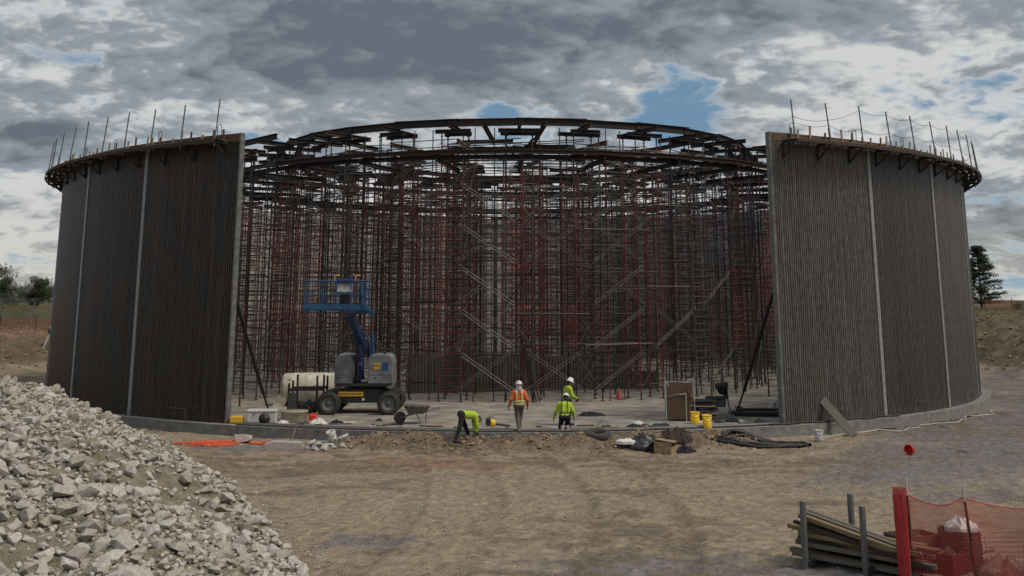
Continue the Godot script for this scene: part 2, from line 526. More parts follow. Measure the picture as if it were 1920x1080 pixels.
func build_ground() -> void:
	var m := StandardMaterial3D.new()
	m.vertex_color_use_as_albedo = true
	m.albedo_texture = tex(3, 0.045, 0.80, 1.0, 1024, 5)
	m.normal_enabled = true
	m.normal_texture = ntex(8, 0.05, 9.0, 1024, 5)
	m.normal_scale = 1.0
	m.roughness = 0.95
	m.uv1_scale = Vector3(0.37, 0.37, 1)
	m.detail_enabled = true
	m.detail_blend_mode = BaseMaterial3D.BLEND_MODE_MUL
	m.detail_uv_layer = BaseMaterial3D.DETAIL_UV_1
	m.detail_albedo = tex(31, 0.09, 0.80, 1.0, 1024, 3, FastNoiseLite.TYPE_CELLULAR)
	M.ground = m
	var g := sheet("ground", steps([[-300, -60, 12.0], [-60, -20, 0.5], [-20, 22, 0.11], [22, 60, 0.5], [60, 300, 12.0]]), steps([[-2500, -160, 180.0], [-160, -105, 2.5], [-105, -47, 0.45], [-47, -19, 0.11], [-19, 20, 1.0]]), func(x, z): return ground_y(x, z) if Vector2(x, z + L).length() > 26.0 else GY - 0.35, soil, m)
	tag(g, "tan dirt and grey gravel yard with excavated banks round the tank", "ground", "", "structure")

# ---------------------------------------------------------------- tank
func pol(r: float, deg: float, y := 0.0) -> Vector3:   # deg 0 faces the camera, positive to +x
	var a := deg_to_rad(deg)
	return Vector3(r * sin(a), y, -L + r * cos(a))

func ring_block(st: SurfaceTool, r0: float, r1: float, y0: float, y1: float, d0: float, d1: float, step := 2.0) -> void:
	var n: int = max(1, int(ceil((d1 - d0) / step)))
	var C := Vector3(0, 0, -L)
	for i in n:
		var a: float = d0 + (d1 - d0) * i / n
		var b: float = d0 + (d1 - d0) * (i + 1) / n
		var o := (pol(1, (a + b) / 2) - C)
		quad(st, pol(r1, a, y0), pol(r1, b, y0), pol(r1, b, y1), pol(r1, a, y1), o)
		quad(st, pol(r0, a, y0), pol(r0, b, y0), pol(r0, b, y1), pol(r0, a, y1), -o)
		quad(st, pol(r0, a, y1), pol(r1, a, y1), pol(r1, b, y1), pol(r0, b, y1), Vector3.UP)
		quad(st, pol(r0, a, y0), pol(r1, a, y0), pol(r1, b, y0), pol(r0, b, y0), Vector3.DOWN)
		if i == 0: quad(st, pol(r0, a, y0), pol(r1, a, y0), pol(r1, a, y1), pol(r0, a, y1), pol(1, a) - pol(1, b))
		if i == n - 1: quad(st, pol(r0, b, y0), pol(r1, b, y0), pol(r1, b, y1), pol(r0, b, y1), pol(1, b) - pol(1, a))

# corrugated steel skin over an arc: flat crests and narrow valleys
func skin_sheet(d0: float, d1: float, r: float, y0: float, y1: float, pitch := 0.112, depth := 0.040) -> ArrayMesh:
	var V := PackedVector3Array()
	var U := PackedVector2Array()
	var I := PackedInt32Array()
	var Nn := PackedVector3Array()
	var arc := deg_to_rad(d1 - d0) * r
	var n := int(arc / pitch)
	var prof := [[0.0, 0.0], [0.30, 0.0], [0.42, -depth], [0.58, -depth], [0.70, 0.0]]
	var pts := []
	var jr := RandomNumberGenerator.new(); jr.seed = int(d0 * 10.0) + 3
	for i in n:
		var dj := jr.randf_range(0.45, 1.25)
		var wj := jr.randf_range(-0.05, 0.05)
		var out := jr.randf_range(-0.006, 0.006)
		for q in prof:
			pts.append([(i + q[0] + 0.15 + wj) / n, q[1] * dj + out])
	pts.append([1.0, 0.0]); pts.push_front([0.0, 0.0])
	for i in pts.size() - 1:
		var a: float = lerp(d0, d1, float(pts[i][0]))
		var b: float = lerp(d0, d1, float(pts[i + 1][0]))
		var p := pol(r + pts[i][1], a, y0)
		var q := pol(r + pts[i + 1][1], b, y0)
		var e := (q - p).normalized()
		var nn := Vector3(0, 1, 0).cross(e).normalized()
		if nn.dot(p - Vector3(0, y0, -L)) < 0: nn = -nn
		var s := V.size()
		V.append_array([p, q, q + Vector3(0, y1 - y0, 0), p + Vector3(0, y1 - y0, 0)])
		for k in 4: Nn.append(nn)
		var u0: float = pts[i][0] * arc / 6.0
		var u1: float = pts[i + 1][0] * arc / 6.0
		U.append_array([Vector2(u0, 1), Vector2(u1, 1), Vector2(u1, 0), Vector2(u0, 0)])
		I.append_array([s, s + 2, s + 1, s, s + 3, s + 2])
	if (V[I[0]] - V[I[2]]).cross(V[I[0]] - V[I[1]]).dot(Nn[0]) < 0:
		for t in range(0, I.size(), 3):
			var q := I[t + 1]; I[t + 1] = I[t + 2]; I[t + 2] = q
	var arr := []; arr.resize(Mesh.ARRAY_MAX)
	arr[Mesh.ARRAY_VERTEX] = V; arr[Mesh.ARRAY_NORMAL] = Nn; arr[Mesh.ARRAY_TEX_UV] = U; arr[Mesh.ARRAY_INDEX] = I
	var am := ArrayMesh.new()
	am.add_surface_from_arrays(Mesh.PRIMITIVE_TRIANGLES, arr)
	return am

func build_tank() -> void:
	# slab and footing
	var st := S()
	ring_block(st, 0.0, 26.15, -0.5, 0.0, 0, 360, 4.0)
	var fl := part("floor_slab", st, M.floor)
	tag(fl, "pale dusty concrete floor slab of the round tank", "floor slab", "", "structure")
	st = S()
	ring_block(st, 26.16, 27.0, -0.75, -0.015, 0, 360, 2.0)
	var ft := part("footing_ring", st, M.footing)
	tag(ft, "low grey concrete ring footing curving round under the tank wall", "footing")
	var t := thing("round_tank", "round tank wall of tall dark corrugated panels with an open gap in front", "tank")
	var d0 := 23.9
	var w := 310.4 / 25.0
	var mats := [M.skin_a, M.skin_b, M.skin_c]
	for i in 25:
		var a := d0 + w * i
		var b := a + w
		st = S()
		ring_block(st, R - 0.22, R - 0.05, 0.0, H, a + 0.03, b - 0.03, 1.6)
		var p := part("panel", st, M.concrete_in, t)
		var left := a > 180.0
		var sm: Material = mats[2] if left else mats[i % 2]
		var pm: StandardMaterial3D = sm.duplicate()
		var tone: float = [1.0, 0.86, 0.95, 0.9, 1.0, 0.83][i % 6]
		pm.albedo_color = Color(tone, tone * 0.985, tone * 0.97)
		pm.uv1_offset = Vector3(0.37 * i, 0, 0)
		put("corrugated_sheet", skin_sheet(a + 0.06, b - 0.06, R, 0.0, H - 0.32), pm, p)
		st = S()
		ring_block(st, R - 0.05, R + 0.012, H - 0.32, H + 0.02, a + 0.03, b - 0.03, 1.6)
		part("top_board", st, M.rust_wood, p)
		st = S()
		ring_block(st, R - 0.04, R + 0.035, 0.0, H - 0.1, b - 0.22, b + 0.22, 0.25)
		if i < 24: part("joint_strip", st, M.galv_strip, p)
	# steel edge channels on both sides of the gap
	for e in [[23.9, 1], [334.3, -1]]:
		st = S()
		var a: float = e[0] - e[1] * 0.18
		ring_block(st, R - 0.24, R + 0.03, 0.0, H + 0.03, min(a, e[0] + 0.0), max(a, e[0] + 0.0), 0.5)
		part("edge_post", st, M.edge, t)

func build_walkway(s: float) -> void:
	# s = 1 right of the gap, -1 left of it
	var right := s > 0.0
	var t := thing("edge_walkway", "narrow plank walkway with rope-strung guard posts on the wall right of the gap" if right else "narrow plank walkway with bare leaning guard posts on the wall left of the gap", "walkway")
	var start := 25.2 if right else 27.0
	var stop := 112.0
	var step := 4.12
	var y := H - 0.34
	var r := RandomNumberGenerator.new(); r.seed = 40 + int(s)
	var n := int((stop - start) / step)
	var tops := []
	var m: Material = M.dark_steel
	for i in n:
		var d := (start + step * i) * s
		# bracket: top arm, wall leg and strut
		var st := S()
		var a0 := pol(R + 0.04, d, y - 0.06)
		var a1 := pol(R + 0.92, d, y - 0.02)
		var lo := pol(R + 0.04, d, y - 0.72)
		bar(st, a0, a1, 0.06, 0.09); bar(st, lo, a0, 0.07, 0.07, pol(1, d) - pol(0, d)); bar(st, lo + Vector3(0, 0.05, 0), a1, 0.05, 0.06)
		part("bracket", st, m, t)
		# guard post, leaning a little outwards
		st = S()
		var lean := r.randf_range(-0.04, 0.06)
		var foot := pol(R + 0.86, d, y - 0.25)
		var head := pol(R + 0.66 + lean, d + r.randf_range(-0.12, 0.12), y + 1.72 + r.randf_range(-0.08, 0.06))
		tube(st, foot, head, 0.029, 6)
		tops.append([foot, head])
		part("guard_post", st, M.galv_post, t)
		# planks of the deck, one bay
		for k in 3:
			st = S()
			var rr := R + 0.2 + k * 0.27
			var sag := r.randf_range(-0.012, 0.02)
			bar(st, pol(rr, d - s * r.randf_range(0.1, 0.5), y + 0.03 + sag), pol(rr, d + s * (step + r.randf_range(0.0, 0.3)), y + 0.045 + sag + r.randf_range(0, 0.012)), 0.23, 0.045, Vector3.UP, 0.006)
			part("plank", st, [M.wood_dark, M.wood_brown, M.wood_grey][r.randi() % 3], t)
		# edge board hung on the outside
		st = S()
		bar(st, pol(R + 0.945, d, y - 0.05), pol(R + 0.945, d + s * step * 0.985, y - 0.05), 0.04, 0.14)
		part("toe_board", st, M.wood_dark, t)
		# short timber studs standing on the wall head
		for k in 3:
			st = S()
			var dd := d + s * (step * (0.16 + 0.31 * k) + r.randf_range(-0.3, 0.3))
			var hgt := r.randf_range(0.45, 0.72)
			var bs := pol(R + 0.06, dd, y + 0.06)
			bar(st, bs, bs + Vector3(r.randf_range(-0.06, 0.06), hgt, r.randf_range(-0.05, 0.05)) * (1.0 if r.randf() > 0.2 else 0.7), 0.09, 0.04, pol(1, dd) - pol(0, dd))
			part("stud", st, M.wood_pale if r.randf() > 0.35 else M.wood_brown, t)
		# lifting loop of bent bar
		if i % 2 == 0:
			st = S()
			var c := pol(R - 0.12, d + s * 1.4, H - 0.05)
			var tg := (pol(R, d + 1.0) - pol(R, d)).normalized()
			var pts := []
			for q in 11:
				var th := PI * q / 10.0
				pts.append(c + tg * cos(th) * 0.11 + Vector3(0, 0.42 + sin(th) * 0.14, 0))
			pts.push_front(c + tg * 0.10); pts.append(c - tg * 0.10)
			wire(st, pts, 0.016)
			part("lifting_loop", st, m, t)
	if right:
		for i in n - 1:
			for hgt: float in [0.92, 0.5]:
				var st := S()
				var a: Vector3 = tops[i][0].lerp(tops[i][1], hgt if i > 1 or hgt < 0.8 else 0.62)
				var b: Vector3 = tops[i + 1][0].lerp(tops[i + 1][1], hgt if i > 0 or hgt < 0.8 else 0.62)
				var pts := []
				var dip := r.randf_range(0.08, 0.2)
				for q in 9:
					var f := q / 8.0
					pts.append(a.lerp(b, f) - Vector3(0, dip * 4.0 * f * (1.0 - f), 0))
				wire(st, pts, 0.009, 4)
				part("guard_rope", st, m, t)

# ---------------------------------------------------------------- shoring inside the tank
func frame_mesh(h: float, w: float, rungs := 6) -> ArrayMesh:   # ladder frame in the x-y plane
	var st := S()
	for s: float in [-1.0, 1.0]: tube(st, Vector3(s * w / 2, 0, 0), Vector3(s * w / 2, h, 0), 0.035, 6, -1, false)
	for k in rungs:
		var y := h * (k + 0.5) / rungs
		tube(st, Vector3(-w / 2, y, 0), Vector3(w / 2, y, 0), 0.021, 4, -1, false)
	tube(st, Vector3(-w / 2 + 0.35, h * 0.1, 0), Vector3(-w / 2 + 0.35, h * 0.9, 0), 0.014, 4, -1, false)
	return done(st)

func cross_mesh(h: float, d: float) -> ArrayMesh:   # crossed braces in the z-y plane
	var st := S()
	tube(st, Vector3(0, 0.15, -d / 2), Vector3(0, h - 0.15, d / 2), 0.013, 4, -1, false)
	tube(st, Vector3(0.03, h - 0.15, -d / 2), Vector3(0.03, 0.15, d / 2), 0.013, 4, -1, false)
	return done(st)

func jack_mesh(h: float, foot: bool) -> ArrayMesh:
	var st := S()
	tube(st, Vector3.ZERO, Vector3(0, h, 0), 0.034, 6)
	var p := 0.012 if foot else h - 0.012
	box(st, Vector3(0, p, 0), Vector3(0.18, 0.022, 0.18))
	tube(st, Vector3(0, h * 0.55, 0), Vector3(0, h * 0.55 + 0.05, 0), 0.055, 6)
	return done(st)

func build_shoring() -> void:
	var r := RandomNumberGenerator.new(); r.seed = 77
	# [radius, towers, height of the tower heads, first angle, only outside this angle from the front, label]
	var rings := [
		[14.6, 28, 13.05, 1.2, 0.0, "steel shoring tower in the ring under the highest roof beams"],
		[11.2, 19, 12.75, 5.0, 0.0, "steel shoring tower in the second ring inwards from the highest roof beams"],
		[7.7, 13, 12.6, 0.0, 0.0, "steel shoring tower in the small ring round the middle of the tank"],
		[3.6, 5, 12.6, 20.0, 0.0, "steel shoring tower in the innermost cluster at the tank's centre"],
		[18.2, 31, 12.45, 3.0, 40.0, "steel shoring tower between the highest roof beams and the outermost ring"],
		[21.9, 36, 11.3, 2.0, 36.0, "steel shoring tower standing in the outermost ring beside the tank wall"]]
	var w := 1.1
	var dp := 1.35
	var jf := jack_mesh(0.34, true)
	for ri in rings.size():
		var g: Array = rings[ri]
		var rad: float = g[0]
		var n: int = g[1]
		var head: float = g[2]
		var lifts := 6 if head > 12.0 else 5
		var lh := (head - 0.34 - 0.42) / lifts
		var fm := frame_mesh(lh, w)
		var ft := frame_mesh(lh, w, 4)
		var cm := cross_mesh(lh, dp)
		var jh := jack_mesh(0.42, false)
		var pitch := 360.0 / n
		# straight tubes from tower to tower, made once for the ring
		var st := S()
		var chord := 2.0 * rad * sin(deg_to_rad(pitch / 2))
		tube(st, Vector3(-chord * 0.06, 0, 0), Vector3(chord * 1.06, 0, 0), 0.026, 5)
		var lm := done(st)
		st = S()
		tube(st, Vector3(0.25, 0.1, 0), Vector3(chord - 0.25, lh - 0.1, 0), 0.012, 5)
		tube(st, Vector3(0.25, 0.26, 0.04), Vector3(chord - 0.25, lh + 0.06, 0.04), 0.012, 5)
		var dm := done(st)
		st = S(); tube(st, Vector3.ZERO, Vector3(4.0, 0, 0), 0.022, 5)
		var rlm := done(st)
		st = S(); tube(st, Vector3.ZERO, Vector3(0, head + 0.3, 0), 0.03, 6); box(st, Vector3(0, 0.012, 0), Vector3(0.18, 0.022, 0.18))
		var pm := done(st)
		var cols := [M.shore_red, M.shore_dark, M.shore_red2, M.shore_grey, M.shore_red]
		for i in n:
			var ang: float = g[3] + pitch * i
			var fa: float = abs(wrapf(ang, -180, 180))
			if fa < g[4]: continue
			var c := pol(rad, ang)
			var base: float = 0.0
			var turned := r.randf() < 0.5
			var m: Material = cols[r.randi() % 5]
			var hue := "near-black" if m == M.shore_dark else ("grey" if m == M.shore_grey else ("dark red" if m == M.shore_red else "rust-red"))
			var t := thing("shoring_tower", "mostly " + hue + " " + g[5], "shoring tower", c, deg_to_rad(ang) + (PI / 2 if turned else 0.0) + r.randf_range(-0.05, 0.05), "%s shoring towers, ring %d" % [hue, ri + 1])
			for sx: float in [-1.0, 1.0]:
				for sz: float in [-1.0, 1.0]:
					put("base_jack", jf, M.shore_dark, t, Vector3(sx * w / 2, base, sz * dp / 2))
					put("head_jack", jh, M.shore_dark, t, Vector3(sx * w / 2, head - 0.42, sz * dp / 2))
			for k in lifts:
				var y := 0.34 + k * lh
				var fmm: Material = m if r.randf() > 0.15 else cols[r.randi() % 5]
				if k == 0 and r.randf() > 0.4: fmm = M.shore_grey
				for s: float in [-1.0, 1.0]:
					put("frame", ft if k >= lifts - 1 else fm, fmm, t, Vector3(0, y, s * dp / 2))
					put("cross_brace", cm, M.galv_dull if r.randf() > 0.5 else M.shore_dark, t, Vector3(s * w / 2, y, 0))
			# ledgers to the next tower of the ring
			var nx: float = abs(wrapf(ang + pitch, -180, 180))
			if nx < g[4]: continue
			var inv := t.transform.affine_inverse()
			for k in lifts:
				if k < lifts - 2 and r.randf() < 0.15: continue
				for s: float in [-0.62, 0.62]:
					if k < lifts - 2 and r.randf() < 0.25: continue
					var y: float = 0.34 + lh * (k + [0.12, 0.5, 0.86][r.randi() % 3])
					var a := pol(rad + s, ang, y)
					var b := pol(rad + s, ang + pitch, y + r.randf_range(-0.05, 0.05))
					var X := (b - a).normalized()
					var Z := X.cross(Vector3.UP).normalized()
					var o := put("ledger", lm, M.galv_dull if r.randf() > 0.55 else M.shore_dark, t)
					o.transform = inv * Transform3D(Basis(X, Z.cross(X), Z), a)
			for k in lifts:
				if rad > 6.0 and r.randf() < (0.85 if k >= lifts - 2 else 0.25):
					for q in 1:
						var y := 0.34 + lh * (k + r.randf_range(0.1, 0.9))
						var s := r.randf_range(-1.5, 1.5)
						var a := pol(rad + 0.7, ang + s, y)
						var b := pol(rad - 3.3, ang + s, y + r.randf_range(-0.5, 0.5))
						var X := (b - a).normalized()
						var Z := X.cross(Vector3.UP).normalized()
						var o := put("radial_ledger", rlm, M.galv_dull if r.randf() > 0.6 else M.shore_dark, t)
						o.transform = inv * Transform3D(Basis(X, Z.cross(X), Z), a)
			for k in (8 if ri == 0 else 3):   # close-set runners under the roof beams
				var y := head - 0.25 - r.randf() * (3.2 if k > 3 else 1.3)
				var s := r.randf_range(-0.9, 0.9)
				var a := pol(rad + s, ang - 0.4, y)
				var b := pol(rad + s * r.randf_range(0.4, 1.2), ang + pitch, y + r.randf_range(-0.22, 0.22))
				var X := (b - a).normalized()
				var Z := X.cross(Vector3.UP).normalized()
				var o := put("ledger", lm, M.shore_dark if r.randf() > 0.3 else M.galv_dull, t)
				o.transform = inv * Transform3D(Basis(X, Z.cross(X), Z), a)
			if ri == 0:   # extra posts that carry the ring beam between the towers
				for f: float in [0.33, 0.62]:
					var o := put("mid_post", pm, M.shore_dark if r.randf() > 0.4 else M.shore_red, t)
					o.transform = inv * Transform3D(Basis.IDENTITY, pol(rad + r.randf_range(-0.5, 0.5), ang + pitch * f, 0.0))
			# doubled long braces in the bays that face the gap
			if ri == 0 and (i <= 3 or i >= 24):
				for k in lifts:
					for flip in 2:
						if i != 27 and r.randf() < 0.4: continue
						var a := pol(rad + 0.66, ang if flip == 0 else ang + pitch, 0.3 + lh * k)
						var b := pol(rad + 0.66, ang + pitch if flip == 0 else ang, 0.3 + lh * k)
						var X := (b - a).normalized()
						var Z := X.cross(Vector3.UP).normalized()
						var o := put("bay_brace", dm, M.galv_bright if flip == 1 and i == 27 else M.galv_mid, t)
						o.transform = inv * Transform3D(Basis(X, Z.cross(X), Z), a)
	build_beams(rings)

func beam(called: String, a: Vector3, b: Vector3, depth: float, w: float, m: Material, label: String, group: String) -> void:
	var st := S()
	var d := b - a
	var ln := d.length()
	ibeam(st, Vector3.ZERO, Vector3(0, 0, -ln), depth, w)
	var o := part(called, st, m)
	var z := -d.normalized()
	var x := Vector3.UP.cross(z).normalized()
	o.transform = Transform3D(Basis(x, z.cross(x), z), a)
	tag(o, label, "beam", group)

func build_beams(rings: Array) -> void:
	var r := RandomNumberGenerator.new(); r.seed = 5
	for ri in rings.size():
		var g: Array = rings[ri]
		var rad: float = g[0]
		var n: int = g[1]
		var head: float = g[2]
		var pitch := 360.0 / n
		for i in n:
			var ang: float = g[3] + pitch * i
			var fa: float = abs(wrapf(ang, -180, 180))
			if fa < g[4]: continue
			# cross timbers on the jack heads, then a short joist, then the ring beam
			var y := head + 0.10
			var tgt := (pol(1, ang + 90) - pol(0, 0)).normalized()
			var c := pol(rad, ang, y)
			for s: float in [-0.52, 0.52]:
				if ri > 0 and s > 0: continue
				var cc := pol(rad + s, ang, y)
				var hw := r.randf_range(0.7, 1.15)
				beam("cross_timber", cc - tgt * hw, cc + tgt * hw, 0.2, 0.15, M.beam_dark, "short dark beam lying across the jack heads of a shoring tower", "short beams on the tower heads")
			var rl := 1.3 if ri != 0 else 1.9
			var off := r.randf_range(-0.2, 0.2)
			beam("radial_joist", pol(rad - rl + off, ang, y + 0.22), pol(rad + rl * 0.8 + off, ang, y + 0.22), 0.22, 0.15, M.beam_rust if r.randf() > 0.5 else M.beam_dark, "dark radial joist pointing to the tank centre under a ring beam", "radial joists on the towers")
			if ri in [0, 2, 4]:
				var nx: float = abs(wrapf(ang + pitch, -180, 180))
				if nx < g[4]: continue
				var yt := y + 0.22 + 0.11 + 0.19
				var d0 := r.randf_range(0.2, 1.2)
				var a := pol(rad, ang - d0 * 0.6, yt + (0.03 if i % 2 == 0 else 0.0))
				var b := pol(rad, ang + pitch + d0, yt + r.randf_range(-0.02, 0.06))
				beam("ring_beam", a, b, 0.38 if ri == 0 else 0.28, 0.2, M.beam_dark if r.randf() > 0.3 else M.beam_rust, "heavy rusty beam, one chord of the highest ring under the roof" if ri == 0 else "dark beam, one chord of a lower ring on the shoring towers", "highest ring of roof beams" if ri == 0 else "lower rings of beams")
			if ri == 0 and i % 3 == 0:
				var a2 := ang + pitch * r.randf_range(0.35, 0.65)
				var inner: float = rad - 3.6
				beam("radial_joist", pol(inner, a2, y + 0.0), pol(rad + 0.9, a2, y + 0.30), 0.24, 0.16, M.beam_rust if r.randf() > 0.4 else M.beam_dark, "dark radial joist pointing to the tank centre under a ring beam", "radial joists on the towers")
				var m2 := pol(rad - 0.55, ang + pitch * 0.5, y - r.randf_range(0.3, 0.9))
				beam("cross_timber", m2 - tgt * 1.3, m2 + tgt * 1.3, 0.18, 0.15, M.beam_dark, "short dark beam lying across the jack heads of a shoring tower", "short beams on the tower heads")
			# second ring lower down, outside the main ring
			if ri == 0:
				beam("outrigger", pol(13.6, ang, 11.28), pol(18.1, ang, 11.38), 0.2, 0.14, M.beam_dark, "dark outrigger beam reaching from a tower out to the brown waler ring", "outriggers under the waler ring")
				for q in 2:
					var yy := 11.72 - q * 0.22
					var rr := 17.9 - q * 0.25
					beam("ring_waler", pol(rr, ang - 0.5, yy), pol(rr, ang + pitch + 0.5, yy + 0.01), 0.2, 0.22, M.beam_rust if q == 0 else M.beam_dark, "brown waler girdling the towers below the highest ring beams", "walers round the towers")
			if ri == 4 and i % 2 == 0:
				beam("ring_waler", pol(rad + 0.8, ang - 0.5, 11.2), pol(rad + 0.8, ang + pitch + 0.5, 11.2), 0.16, 0.2, M.beam_dark, "brown waler girdling the towers below the highest ring beams", "walers round the towers")

func build_baffle() -> void:
	var t := thing("low_sheet_wall", "low dark corrugated sheet wall standing among the scaffold legs", "sheet wall")
	var a := Vector3(-5.63, 0, -58.7)
	var b := Vector3(8.04, 0, -62.1)
	var n := 9
	for i in n:
		var p := a.lerp(b, float(i) / n)
		var q := a.lerp(b, float(i + 1) / n)
		var d := (q - p).normalized()
		var nn := d.cross(Vector3.UP).normalized()
		if nn.z < 0: nn = -nn
		var st := S()
		var hgt: float = 1.95 - 0.07 * ((i * 7) % 3)
		if i == n - 1: hgt = 0.95
		var w := p.distance_to(q) - 0.012
		var k := int(w / 0.16)
		for j in k:
			var u0 := w * j / k
			var u1 := w * (j + 0.55) / k
			var u2 := w * (j + 0.62) / k
			var u3 := w * (j + 0.93) / k
			var u4 := w * (j + 1.0) / k
			var o := [[u0, 0.05], [u1, 0.05], [u2, 0.0], [u3, 0.0], [u4, 0.05]]
			for e in 4:
				var A: Vector3 = p + d * o[e][0] + nn * o[e][1]
				var B: Vector3 = p + d * o[e + 1][0] + nn * o[e + 1][1]
				quad(st, A, B, B + Vector3(0, hgt, 0), A + Vector3(0, hgt, 0), nn)
		box(st, (p + q) / 2 + Vector3(0, hgt / 2, 0) - nn * 0.04, Vector3(w, hgt, 0.03), Basis(d, Vector3.UP, d.cross(Vector3.UP)))
		part("sheet_panel", st, M.baffle, t)

# ---------------------------------------------------------------- stone heap and loose stones
func pebble_mm(called: String, mesh: Mesh, m: Material, xf: Array, label: String, cat: String) -> void:
	var mm := MultiMesh.new()
	mm.transform_format = MultiMesh.TRANSFORM_3D
	mm.mesh = mesh
	mm.instance_count = xf.size()
	for i in xf.size(): mm.set_instance_transform(i, xf[i])
	var o := MultiMeshInstance3D.new()
	o.name = numbered(called)
	o.multimesh = mm
	o.material_override = m
	add_child(o)
	tag(o, label, cat, "", "stuff")

func rnd_basis(r: RandomNumberGenerator, s: float, flat := 0.75) -> Basis:
	var b := Basis.from_euler(Vector3(r.randf_range(-0.5, 0.5), r.randf() * TAU, r.randf_range(-0.5, 0.5)))
	return b.scaled_local(Vector3(s * r.randf_range(0.85, 1.25), s * flat * r.randf_range(0.8, 1.2), s * r.randf_range(0.8, 1.1)))

func build_heap() -> void:
	var r := RandomNumberGenerator.new(); r.seed = 9
	var hm := sheet("spoil_heap", steps([[-24.0, 0.0, 0.15]]), steps([[-47.0, -19.5, 0.14], [-19.5, -9.0, 0.3]]), func(x, z):
		var h := heap(x, z)
		return ground_y(x, z) + h - (0.12 if h < 0.01 else 0.0) + (nfine.get_noise_2d(x * 1.8, z * 1.8) * 0.10 + ngrit.get_noise_2d(x * 0.8, z * 0.8) * 0.05 if h > 0.05 else 0.0), soil, M.ground)
	tag(hm, "olive brown dirt of the spoil heap under the broken rock", "dirt heap", "", "structure")
	var meshes := []
	for i in 14: meshes.append(stone(300 + i, 13 + i % 5, Vector3(1.0, 0.75 + 0.03 * (i % 5), 0.8 + 0.04 * (i % 4))))
	var mats := [M.rock_a, M.rock_b, M.rock_c]
	var cell := {}
	var spots := []
	var tries := 0
	while spots.size() < 6000 and tries < 220000:
		tries += 1
		var z := r.randf_range(-44.5, -13.0)
		var x := r.randf_range(-23.0, -2.0)
		if x < z * 0.485 - 1.0: continue
		var d := toe_x(z) - x
		if d < 0.1: continue
		var f := nmid.get_noise_2d(x * 0.7 + 90.0, z * 0.7)
		var dirt := smoothstep(0.0, 0.5, 1.0 - Vector2((d - 2.7) / 2.7, (z + 28.3) / 3.6).length() + f * 0.7)
		dirt = max(dirt, smoothstep(0.1, 0.5, 1.0 - Vector2((d - 6.2) / 2.0, (z + 20.8) / 1.5).length() + f * 0.7))
		if r.randf() < dirt * 0.95: continue
		var s := 0.0
		if z > -30.5: s = 0.14 + 0.5 * pow(r.randf(), 1.8)
		else: s = 0.12 + 0.46 * pow(r.randf(), 2.2)
		if d < 0.3: s = min(s, 0.35)
		var ok := true
		var ci := Vector2i(int(floor(x)), int(floor(z)))
		for a in [-1, 0, 1]:
			for b in [-1, 0, 1]:
				for q in cell.get(ci + Vector2i(a, b), []):
					if Vector2(q[0] - x, q[1] - z).length() < (q[2] + s) * 0.33: ok = false
		if not ok: continue
		if not cell.has(ci): cell[ci] = []
		cell[ci].append([x, z, s])
		spots.append([x, z, s])
	# apparent size decides which are objects of their own
	spots.sort_custom(func(a, b): return a[2] / -a[1] > b[2] / -b[1])
	var rest := [[], [], []]
	for i in spots.size():
		var q: Array = spots[i]
		var y: float = ground_y(q[0], q[1]) + heap(q[0], q[1]) + q[2] * 0.16
		var xf := Transform3D(rnd_basis(r, q[2]), Vector3(q[0], y, q[1]))
		if i < 298:
			var k: int = [0, 0, 1, 1, 2][r.randi() % 5]
			var o := put("rock", meshes[r.randi() % 14], mats[k], self)
			o.transform = xf
			tag(o, ["angular pale grey rock lying in the stone heap", "angular warm grey rock lying in the stone heap", "dusty olive-grey rock lying in the stone heap"][k], "rock", ["pale rocks of the heap", "warm grey rocks of the heap", "dusty rocks of the heap"][k])
		else: rest[i % 3].append(xf)
	# small rubble between them
	for i in 24000:
		var z := r.randf_range(-44.5, -13.0)
		var x := r.randf_range(-23.0, -1.0)
		if x < z * 0.485 - 1.0: continue
		var d := toe_x(z) - x
		if d < -0.9 + r.randf() * 1.3: continue
		var h := heap(x, z)
		var s := 0.05 + 0.13 * pow(r.randf(), 2.0)
		var f := nmid.get_noise_2d(x * 0.7 + 90.0, z * 0.7)
		if r.randf() < 0.88 * smoothstep(0.0, 0.5, 1.0 - Vector2((d - 2.7) / 2.7, (z + 28.3) / 3.6).length() + f * 0.7): continue
		if r.randf() < 0.8 * smoothstep(0.1, 0.5, 1.0 - Vector2((d - 6.2) / 2.0, (z + 20.8) / 1.5).length() + f * 0.7): continue
		if h < 0.05: s *= 0.6
		rest[i % 3].append(Transform3D(rnd_basis(r, s), Vector3(x, ground_y(x, z) + h + s * 0.15, z)))
	for k in 3: pebble_mm("rubble", meshes[k * 4 + 1], mats[k], rest[k], "small broken rubble filling the gaps of the stone heap", "rubble")
	# stones and clods on the yard
	var yard := [[], [], []]
	for i in 70000:
		var z := -20.0 - 27.0 * r.randf()
		var x := r.randf_range(-0.52, 0.52) * -z
		if Vector2(x, z + L).length() < 27.05: continue
		var s := 0.016 + 0.045 * pow(r.randf(), 3.0)
		if nbig.get_noise_2d(x * 2.0 + 9.0, z * 2.0) < -0.05 and r.randf() < 0.7: continue
		if heap(x, z) > 0.0: continue
		yard[i % 3].append(Transform3D(rnd_basis(r, s), Vector3(x, ground_y(x, z) + s * 0.1, z)))
	for i in 2200:   # clods on the ridge of spoil
		var a := r.randf_range(-14.0, 19.5)
		var p := pol(28.1 + r.randfn() * 0.55, a)
		if Vector2(p.x, p.z + L).length() < 27.1: continue
		var s := 0.04 + 0.16 * pow(r.randf(), 3.0)
		yard[2 - (i % 2)].append(Transform3D(rnd_basis(r, s), Vector3(p.x, ground_y(p.x, p.z) + s * 0.2, p.z)))
	var bankst := []
